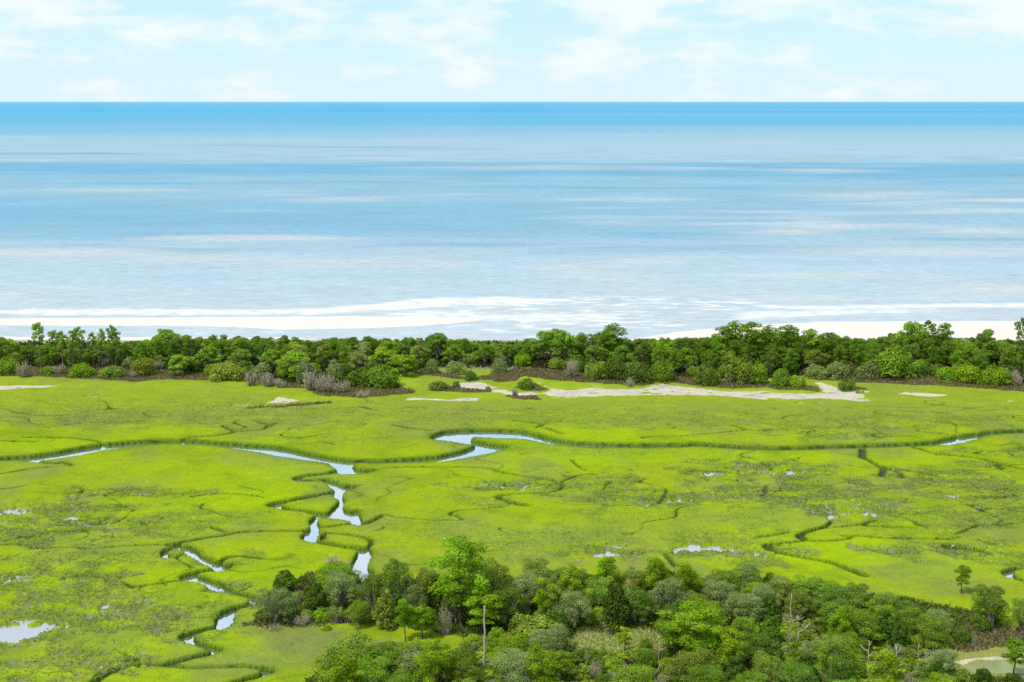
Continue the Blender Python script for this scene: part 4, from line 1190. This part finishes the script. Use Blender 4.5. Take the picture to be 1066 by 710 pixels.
EDGE = [(505,626),(540,617),(580,613),(640,613),(700,616),(790,622),(860,628),(910,640),(950,651),(950,658),(910,646),(860,637),(790,631),(700,625),(640,622),(580,622),(540,626),(510,634)]
fill(EDGE, 'near', 0.60, 900, lambda px, py, x, y: (lambda W: (random.choice(['oak', 'oak', 'moss_oak']), W * random.uniform(.72, .86), W, random.choice(['bright green', 'mid green', 'olive green', 'deep green'])))(random.uniform(6.0, 8.6)))
fill(WOODFILL, 'near', 0.74, 7000, near_kind, (FRONT, POOLA, SNAGW, SNAG2, SNAG3))
def low_kind(px, py, x, y):
    r = random.random(); W = random.uniform(2.4, 4.2)
    if r < .25: return 'palmetto', 1.9, 2.8, 'yellow-green'
    if r < .35: return 'dead_shrub', W * .75, W, 'mid green'
    if r < .5: return 'grey_shrub', W * .62, W, 'grey-green'
    return 'shrub', W * .62, W, random.choice(['bright green', 'olive green', 'mid green', 'dark green'])
for pz, n in ((SNAG2, 60), (SNAG3, 90), (SNAGW, 50)):
    fill(pz, 'near', 0.55, n * 10, low_kind)
fill([(590,684),(700,684),(706,706),(690,724),(600,724),(580,706)], 'near', 0.75, 500, low_kind)
fill([(300,626),(380,632),(440,648),(380,652),(320,648)], 'near', 0.6, 300, low_kind)

# ------------------------------------------------------------------ dead standing trunks
def snag(bx, by, top, r, mat, branches, seed, label, lean=0.0, fork=None):
    rng = np.random.default_rng(seed)
    x, y = ground(bx, by, 0.1); x = float(x); y = float(y)
    ppm = F / math.hypot(y, CAMZ); H = (by - top) / ppm / .97
    z = float(height_at(np.array(x), np.array(y)))
    tb = Tubes()
    n = 9
    P = wander((0, 0, -.3), (lean, 0, H), n, 0.05 + r * .2, rng)
    r = r * .72; R = np.linspace(r, r * .5, n) * rng.uniform(.9, 1.1, n)
    tb.tube(P, R)
    root = link('dead_trunk', tb.mesh('dead_trunk'), mat)
    root.location = (x, y, z)
    for (t, dx, dz, br) in branches:
        q = P[min(n - 1, int(t * (n - 1)))]
        bt = Tubes()
        e = q + np.array([dx, rng.normal(0, .4), dz])
        mid_ = q * .5 + e * .5 + np.array([0, 0, -abs(dz) * .12 - .1])
        bt.tube([q, mid_, e], [br, br * .8, br * .4])
        if abs(dx) > 1.2: bt.tube([mid_, mid_ + np.array([dx * .25, .3, .7])], [br * .5, br * .25])
        link('branch', bt.mesh('branch'), mat, root)
    tag(root, label, 'dead tree', 'dead standing trunks')
    px, py = pixel(x, y, z + H * .6)
    return root

snag(504.6,700,632,.36,MAT_DEAD,[(.95,.4,.7,.12)],1,'thick pale broken-topped dead trunk at the lower left of the wood')
snag(561.5,642,620,.2,MAT_DEAD,[],2,'short pale dead pole among oaks, right of the tall pine')
snag(610,703,658,.15,MAT_TWIG,[(.9,-.4,.5,.05)],3,'thin straight grey pole standing in front of the straw clearing')
snag(653.5,643,603,.27,MAT_DEADBROWN,[(.25,1.7,1.0,.11),(.9,.6,1.0,.14),(.95,-.5,.8,.12),(.6,.45,.5,.1)],4,'brown broken snag with knobbly top at the back of the clearing')
snag(686,704,668,.2,MAT_DEADBROWN,[(.75,-1.1,1.0,.09),(.8,1.0,.8,.1),(.9,.4,1.2,.08)],5,'forked brown dead trunk below the wide-spreading pine, left')
snag(707,704,678,.16,MAT_DEAD,[],6,'pale short dead trunk below the wide-spreading pine')
snag(822,676,618,.24,MAT_DEADBROWN,[(.62,1.9,1.4,.1),(.62,-1.2,.3,.08),(.85,1.0,.3,.07),(.8,-.8,.5,.07)],7,'tall brown snag with short side branches, left of the forked one')
snag(831,675,641,.2,MAT_DEAD,[(.62,2.4,1.6,.13),(.9,-.5,.9,.1),(.9,.9,.9,.1)],8,'pale forked dead tree right beside the tall brown snag', -.3)
snag(903,709,668,.18,MAT_DEAD,[(.85,-1.6,1.2,.09),(.7,1.0,.8,.07),(.9,.5,1.0,.07)],9,'grey dead tree with a bent left limb at the bottom right')
snag(932.5,704,672,.18,MAT_DEAD,[(.7,-1.0,1.6,.09),(.8,.9,1.0,.08),(.45,1.6,.4,.09),(.95,-.3,.9,.07)],10,'bleached forked dead tree between the bent one and the straight one')
snag(955,710,672,.17,MAT_TWIG,[(.6,.5,.3,.05),(.75,-.5,.3,.05),(.85,.4,.3,.05)],11,'straight grey dead trunk with stubs, rightmost of the dead trees')
snag(332,644,633,.17,MAT_DEADBROWN,[(.9,-.4,.3,.07),(.9,.45,.35,.07)],12,'small stubby dead stump below the dark upright cedar')
snag(922,700,668,.12,MAT_TWIG,[(.8,.5,.5,.05)],13,'thin grey dead stem just left of the bleached forked tree')
snag(550,632,608,.16,MAT_TWIG,[(.8,.7,.6,.06),(.9,-.5,.5,.05)],14,'crooked grey dead stem left of the short pale pole')
snag(571,634,606,.16,MAT_TWIG,[(.7,.8,.8,.07),(.9,-.6,.6,.05)],15,'curved grey dead stem right of the short pale pole')

# ------------------------------------------------------------------ far tree line
Q_ = plant_px
Q_('far_tall_pine',43,384,337,15,'mid green','far','tall slim pine sticking out highest at the far left of the shore wood', 0)
for i, (bx, top, w) in enumerate([(60,346,14),(66,347,13),(76,346,13),(85,343,13),(98,348,10),(106,344,12),(116,341,9),(121,344,14)]):
    Q_('far_tall_pine', bx, 382 + (i % 3), top, w, 'mid green', 'far', None, i)
Q_('far_oak',172,372,345,34,'mid green','far')
Q_('far_oak',455,378,348,30,'deep green','far','dome-topped deep green tree rising over the middle of the shore wood')
Q_('far_pine',640,378,340,30,'deep green','far','pointed dark pine rising left of the white beach in the shore wood',0)
Q_('far_pine',632,380,346,24,'deep green','far',None,1)
Q_('far_oak',575,380,346,52,'mid green','far','wide flat-topped oak in the middle of the shore wood')
Q_('far_pine',765,380,337,30,'mid green','far',None,0)
Q_('far_pine',750,380,343,26,'mid green','far',None,1)
Q_('far_pine',782,380,338,26,'mid green','far',None,2)
Q_('far_pine',800,382,341,26,'mid green','far',None,0)
Q_('far_pine',845,382,345,26,'mid green','far',None,1)
Q_('far_pine',862,384,348,26,'deep green','far',None,2)
Q_('far_pine',820,382,341,26,'mid green','far',None,2)
Q_('far_oak',945,382,338,34,'mid green','far','tall flat-topped tree highest in the right part of shore wood')
Q_('far_tall_pine',966,380,337,20,'mid green','far','open-crowned pine just right of the tall flat-topped tree',1)
Q_('far_tall_pine',984,380,339,18,'mid green','far','slim pine second right of the tall flat-topped tree',2)
Q_('far_oak',1025,382,345,28,'deep green','far')
Q_('far_tall_pine',1060,386,333,14,'mid green','far','ragged slim pine at the right edge of the shore wood',0)
Q_('far_shrub',548,404,393,19,'dark green','far','dark bush on its own small island in front of the sand flat')
Q_('far_dead',536,412,402,10,'mid green','far','small bare twiggy bush left of the long sand flat')
Q_('far_shrub',455,405,394,19,'olive green','far','left bush on the rush islet in front of the sand path')
Q_('far_shrub',459,405,395,15,'dark green','far','dark bush on the rush islet, right of its neighbour')
Q_('far_shrub',475,403,395,9,'dark green','far','small dark bush beside the sand path')
Q_('far_shrub',508,406,401,8,'olive green','far','tiny bush at the end of the sand path')
Q_('far_shrub',881,405,393,19,'dark green','far','round dark bush alone on the right end of the sand flat')
Q_('far_shrub',829,402,388,21,'bright green','far','bright spreading bush at the back of the sand flat')
Q_('far_shrub',812,402,380,19,'mid green','far')
Q_('far_shrub',397,402,379,38,'mid green','far','big rounded bush standing forward on the brown rush bank')
Q_('far_shrub',372,402,384,26,'dark green','far')
Q_('far_shrub',409,404,394,14,'dark green','far','small dark bush at the right foot of the big rounded bush')
Q_('far_shrub',490,395,383,14,'dark green','far')
for (bx, by, top, w, k, hue) in [(24,392,375,18,'far_dead','mid green'),(62,389,378,18,'far_dead','mid green'),(85,391,376,27,'far_shrub','bright green'),(118,392,380,28,'far_shrub','olive green'),(140,392,385,14,'far_dead','mid green'),(150,390,370,26,'far_shrub','olive green'),(236,394,374,40,'far_shrub','olive green'),
      (262,401,384,20,'far_dead','mid green'),(278,402,386,22,'far_dead','mid green'),(292,403,392,16,'far_dead','mid green'),(322,406,384,26,'far_dead','mid green'),(338,408,388,26,'far_dead','mid green'),(356,408,395,24,'far_dead','mid green'),(378,413,404,20,'far_dead','mid green'),(348,400,378,22,'far_grey_shrub','grey-green'),(318,398,376,24,'far_grey_shrub','grey-green'),
      (595,392,374,20,'far_dead','mid green'),(660,395,376,22,'far_dead','mid green'),(656,402,391,12,'far_dead','mid green'),(620,394,374,26,'far_shrub','olive green'),(640,394,368,30,'far_shrub','dark green'),(664,397,374,30,'far_shrub','dark green'),(690,396,372,26,'far_shrub','mid green'),
      (735,400,378,24,'far_shrub','dark green'),(772,398,372,34,'far_shrub','olive green'),(790,399,376,20,'far_shrub','bright green'),(745,398,386,10,'far_shrub','bright green'),(850,393,378,26,'far_grey_shrub','grey-green'),(872,392,376,28,'far_grey_shrub','grey-green'),(905,394,374,26,'far_grey_shrub','grey-green'),(930,393,362,46,'far_shrub','mid green'),
      (475,388,374,24,'far_grey_shrub','grey-green'),(450,388,376,16,'far_grey_shrub','grey-green'),(520,387,374,20,'far_grey_shrub','grey-green'),(985,395,380,26,'far_shrub','bright green'),(1008,398,378,28,'far_shrub','bright green'),(1036,400,380,32,'far_shrub','bright green'),(1058,401,384,18,'far_dead','mid green'),(50,389,380,16,'far_shrub','bright green'),(8,388,372,26,'far_shrub','mid green'),(190,389,368,34,'far_oak','mid green'),(306,394,366,36,'far_oak','bright green'),(420,390,366,36,'far_oak','bright green')]:
    Q_(k, bx, by, top, w, hue, 'far')

FARFILL = [(-50,379),(60,382),(180,385),(240,388),(300,392),(380,392),(440,382),(540,381),(600,385),(690,390),(760,393),(850,389),(900,390),(980,392),(1066,397),(1115,398),(1115,364),(-50,364)]
PROFX = [-90, 0, 30, 60, 130, 175, 250, 300, 330, 370, 430, 455, 480, 500, 530, 560, 600, 640, 655, 700, 740, 765, 800, 850, 900, 945, 985, 1000, 1060, 1150]
PROFY = [349, 350, 358, 361, 360, 347, 350, 350, 353, 349, 353, 350, 352, 353, 358, 349, 347, 349, 353, 353, 350, 344, 345, 348, 352, 344, 347, 353, 352, 350]
def far_kind(px, py, x, y):
    ppm = F / math.hypot(y, CAMZ)
    top = float(np.interp(px, PROFX, PROFY)) + random.uniform(0, 5)
    # the front row stays lower than the skyline so that the wood climbs backward
    f = (py - 363) / 25.0
    Hm = (py - top) / ppm
    H = min(Hm * random.uniform(.88, 1.0), 13.5 - 3.5 * f)
    H = max(3.0, H)
    r = random.random()
    pinezone = px > 690
    if r < (.42 if pinezone else .12):
        return 'far_pine', H, H * random.uniform(.5, .66), random.choice(['mid green', 'deep green', 'deep green'])
    if r < (.55 if pinezone else .25):
        return 'far_oak', H, H * random.uniform(.7, .9), 'dark green'
    return 'far_oak', H * random.uniform(.85, 1), min(11, H * random.uniform(.85, 1.1)), random.choices(['bright green', 'mid green', 'deep green', 'olive green', 'grey-green'], [3, 4, 3, 2, 1])[0]
fill(FARFILL, 'far', 0.98, 5000, far_kind)

def edge_kind(px, py, x, y):
    r = random.random(); W = random.uniform(4.5, 8)
    if r < .22: return 'far_grey_shrub', W * .6, W, 'grey-green'
    if r < .30: return 'far_dead', W * .5, W * .8, 'mid green'
    return 'far_shrub', W * .66, W, random.choices(['bright green', 'mid green', 'dark green', 'olive green'], [2, 4, 3, 2])[0]
fill([(-50,379),(60,383),(180,386),(240,391),(300,394),(380,394),(440,383),(540,382),(600,387),(690,392),(760,395),(850,390),(900,392),(980,394),(1066,399),(1115,400),(1115,394),(1066,394),(980,389),(900,386),(850,386),(760,390),(690,387),(600,382),(540,377),(440,378),(380,388),(300,388),(240,385),(180,381),(60,378),(-50,375)], 'far', 0.45, 1500, edge_kind)

# ------------------------------------------------------------------ labels
LAND_NEAR = [(478,600,'the tall pine'),(505,665,'the thick pale snag'),(561,630,'the short pale pole'),(653,622,'the brown broken snag'),(721,658,'the wide-spreading pine'),(822,648,'the tall brown snag'),
             (1001,602,'the lone marsh-edge pine'),(640,668,'the straw clearing'),(903,692,'the bent-limbed dead tree'),(1035,692,'the sandy pond'),(944,690,'the bleached forked tree'),(356,612,'the grey-green dome oak'),(360,690,'the bottom-left oak'),(444,645,'the slender pine pair'),(610,680,'the thin grey pole')]
LAND_FAR = [(43,360,'the tall slim pine'),(95,362,'the bare-stemmed pine clump'),(455,360,'the dome-topped tree'),(548,398,'the bush island'),(575,360,'the wide flat-topped oak'),(640,358,'the pointed dark pine'),(881,400,'the lone round bush'),(945,358,'the tall flat-topped tree'),(1060,358,'the ragged right-edge pine'),(300,395,'the bare grey thicket'),(190,380,'the left sand strip'),(397,390,'the big rounded bush'),(765,358,'the central pine clump'),(829,395,'the bright spreading bush'),(690,400,'the long sand flat'),(240,385,'the bare grey thicket')]
ORD = ['nearest', 'second', 'third', 'fourth', 'fifth', 'sixth', 'seventh', 'eighth', 'ninth', 'tenth', 'eleventh', 'twelfth', 'thirteenth', 'fourteenth', 'fifteenth', 'sixteenth', 'seventeenth', 'eighteenth', 'nineteenth', 'twentieth']
def side_of(dx, dy):
    if abs(dx) > 1.3 * abs(dy): return 'left of' if dx < 0 else 'right of'
    return 'behind' if dy < 0 else 'before'
buckets = {}
for t in TREES:
    if t['label']:
        t['o']['label'] = t['label']
    else:
        L = LAND_NEAR if t['zone'] == 'near' else LAND_FAR
        lx, ly, ln = min(L, key=lambda l: (t['px'] - l[0]) ** 2 + (2.0 * (t['py'] - l[1])) ** 2)
        dist = math.hypot(t['px'] - lx, 2 * (t['py'] - ly))
        size = '' if t['word'] in ('palmetto',) else ('big ' if t['W'] > 8.2 else 'small ' if t['W'] < 4.5 else '')
        dead = t['kind'] in ('dead_shrub', 'far_dead')
        hue = '' if dead else t['hue'] + ' '
        if 'grey' in t['word'] and 'grey' in hue: hue = ''
        if 'mossy' in t['word'] : hue = 'grey-green '
        where = 'in the shore wood' if t['zone'] == 'far' else 'in the near wood'
        key = (size + hue + t['word'], where, side_of(t['px'] - lx, t['py'] - ly), ln)
        buckets.setdefault(key, []).append((dist, t))
    t['o']['group'] = ('plants of the shore wood' if t['zone'] == 'far' else 'plants of the near wood')
for key, lst in buckets.items():
    lst.sort(key=lambda a: a[0])
    for i, (d, t) in enumerate(lst):
        if len(lst) == 1:
            t['o']['label'] = f"{key[0]} {key[1]}, {key[2]} {key[3]}"
        else:
            t['o']['label'] = f"{key[0]} {key[1]}, {ORD[min(i, 19)]} {key[2]} {key[3]}"
        lab = t['o']['label'].replace(' before ', ' in front of ')
        if len(lab.replace('-', ' ').split()) <= 16: t['o']['label'] = lab

# ------------------------------------------------------------------ ground cover (stuff)
def scatter_blades(name, X0, Y0, h, w, colf, lean=.35, mat=MAT_TUFT, label=None, cat=None, cross=1):
    n = len(X0); Z0 = height_at(X0, Y0) - .05
    V = []; Cc = []
    for k in range(cross):
        a = RNG.uniform(0, math.pi, n); l = RNG.normal(0, lean, (n, 2))
        hh = h * RNG.uniform(.55, 1.25, n); ww = w * RNG.uniform(.6, 1.3, n)
        ca, sa = np.cos(a) * ww * .5, np.sin(a) * ww * .5
        b0 = np.stack([X0 - ca, Y0 - sa, Z0], -1); b1 = np.stack([X0 + ca, Y0 + sa, Z0], -1)
        t1 = np.stack([X0 + ca * .45 + l[:, 0] * hh, Y0 + sa * .45 + l[:, 1] * hh, Z0 + hh], -1)
        t0 = np.stack([X0 - ca * .45 + l[:, 0] * hh, Y0 - sa * .45 + l[:, 1] * hh, Z0 + hh * RNG.uniform(.7, 1, n)], -1)
        V.append(np.stack([b0, b1, t1, t0], 1).reshape(-1, 3)); Cc.append(np.repeat(colf(n), 4, 0))
    V = np.concatenate(V)
    me = mesh_from(name, V, np.arange(len(V)).reshape(-1, 4), 4); set_col(me, np.concatenate(Cc))
    return tag(link(name, me, mat), label, cat, kind='stuff')

def sample_mask(mask, n):
    p = mask.copy(); cell = (np.gradient(rows)[:, None] * (np.gradient(u)[None, :] * rows[:, None]))
    p = (p * cell).ravel(); c = np.cumsum(p); i = np.searchsorted(c, RNG.uniform(0, c[-1], n))
    r, q = np.unravel_index(np.clip(i, 0, p.size - 1), X.shape)
    jx = RNG.uniform(-.5, .5, n) * np.gradient(u)[q] * rows[r]; jy = RNG.uniform(-.5, .5, n) * np.gradient(rows)[r]
    return X[r, q] + jx, Y[r, q] + jy

def pal(cols, jit=.2):
    cols = np.array(cols)
    def f(n):
        c = cols[RNG.integers(0, len(cols), n)]
        return c * RNG.uniform(1 - jit, 1 + jit, (n, 1))
    return f

inview = (np.abs(u) < 0.45)[None, :] * np.ones((NR, 1))
x, y = sample_mask((m_reed > .35) * inview, 66000)
scatter_blades('dry_rushes', x, y, .7, .55, pal([(.23,.19,.085),(.28,.235,.115),(.19,.16,.07),(.32,.26,.15),(.19,.21,.05)]), label='brown dry rushes fringing the foot of the shore wood', cat='rushes')
x, y = sample_mask((m_wood > .5) * (1 - m_clear) * (Y < 400) * (1 - m_pond) * (1 - m_sand) * inview, 90000)
scatter_blades('undergrowth', x, y, .75, .55, pal([(.09,.155,.014),(.13,.19,.018),(.07,.11,.014),(.17,.17,.05),(.2,.175,.09),(.15,.25,.015)]), lean=.6, label='low mixed undergrowth on the floor of the near wood', cat='undergrowth')
x, y = sample_mask((m_clear > .4) * inview, 8000)
scatter_blades('straw_grass', x, y, .45, .3, pal([(.44,.50,.15),(.52,.55,.20),(.36,.46,.10),(.46,.44,.18)]), lean=.5, label='pale straw-coloured grass in the clearing of the near wood', cat='dry grass')
x, y = sample_mask((m_far > .5) * (Y < 590) * inview, 40000)
scatter_blades('shore_undergrowth', x, y, 1.3, 1.0, pal([(.05,.075,.016),(.07,.09,.02),(.04,.055,.014),(.11,.10,.05)]), lean=.6, label='low undergrowth on the floor of the shore wood', cat='undergrowth')
x, y = sample_mask(np.exp(-((Y - 583) / 6.0) ** 2) * (fbm(X / 6, Y / 6, 3, 77) > .5) * (QX > 640) * (fbm(X / 40, Y / 40, 2, 78) > .5) * inview, 4000)
scatter_blades('dune_grass', x, y, .9, .6, pal([(.28,.27,.12),(.22,.24,.08),(.33,.30,.16)]), label='pale tan dune grass on the beach ridge behind the shore wood', cat='dune grass')
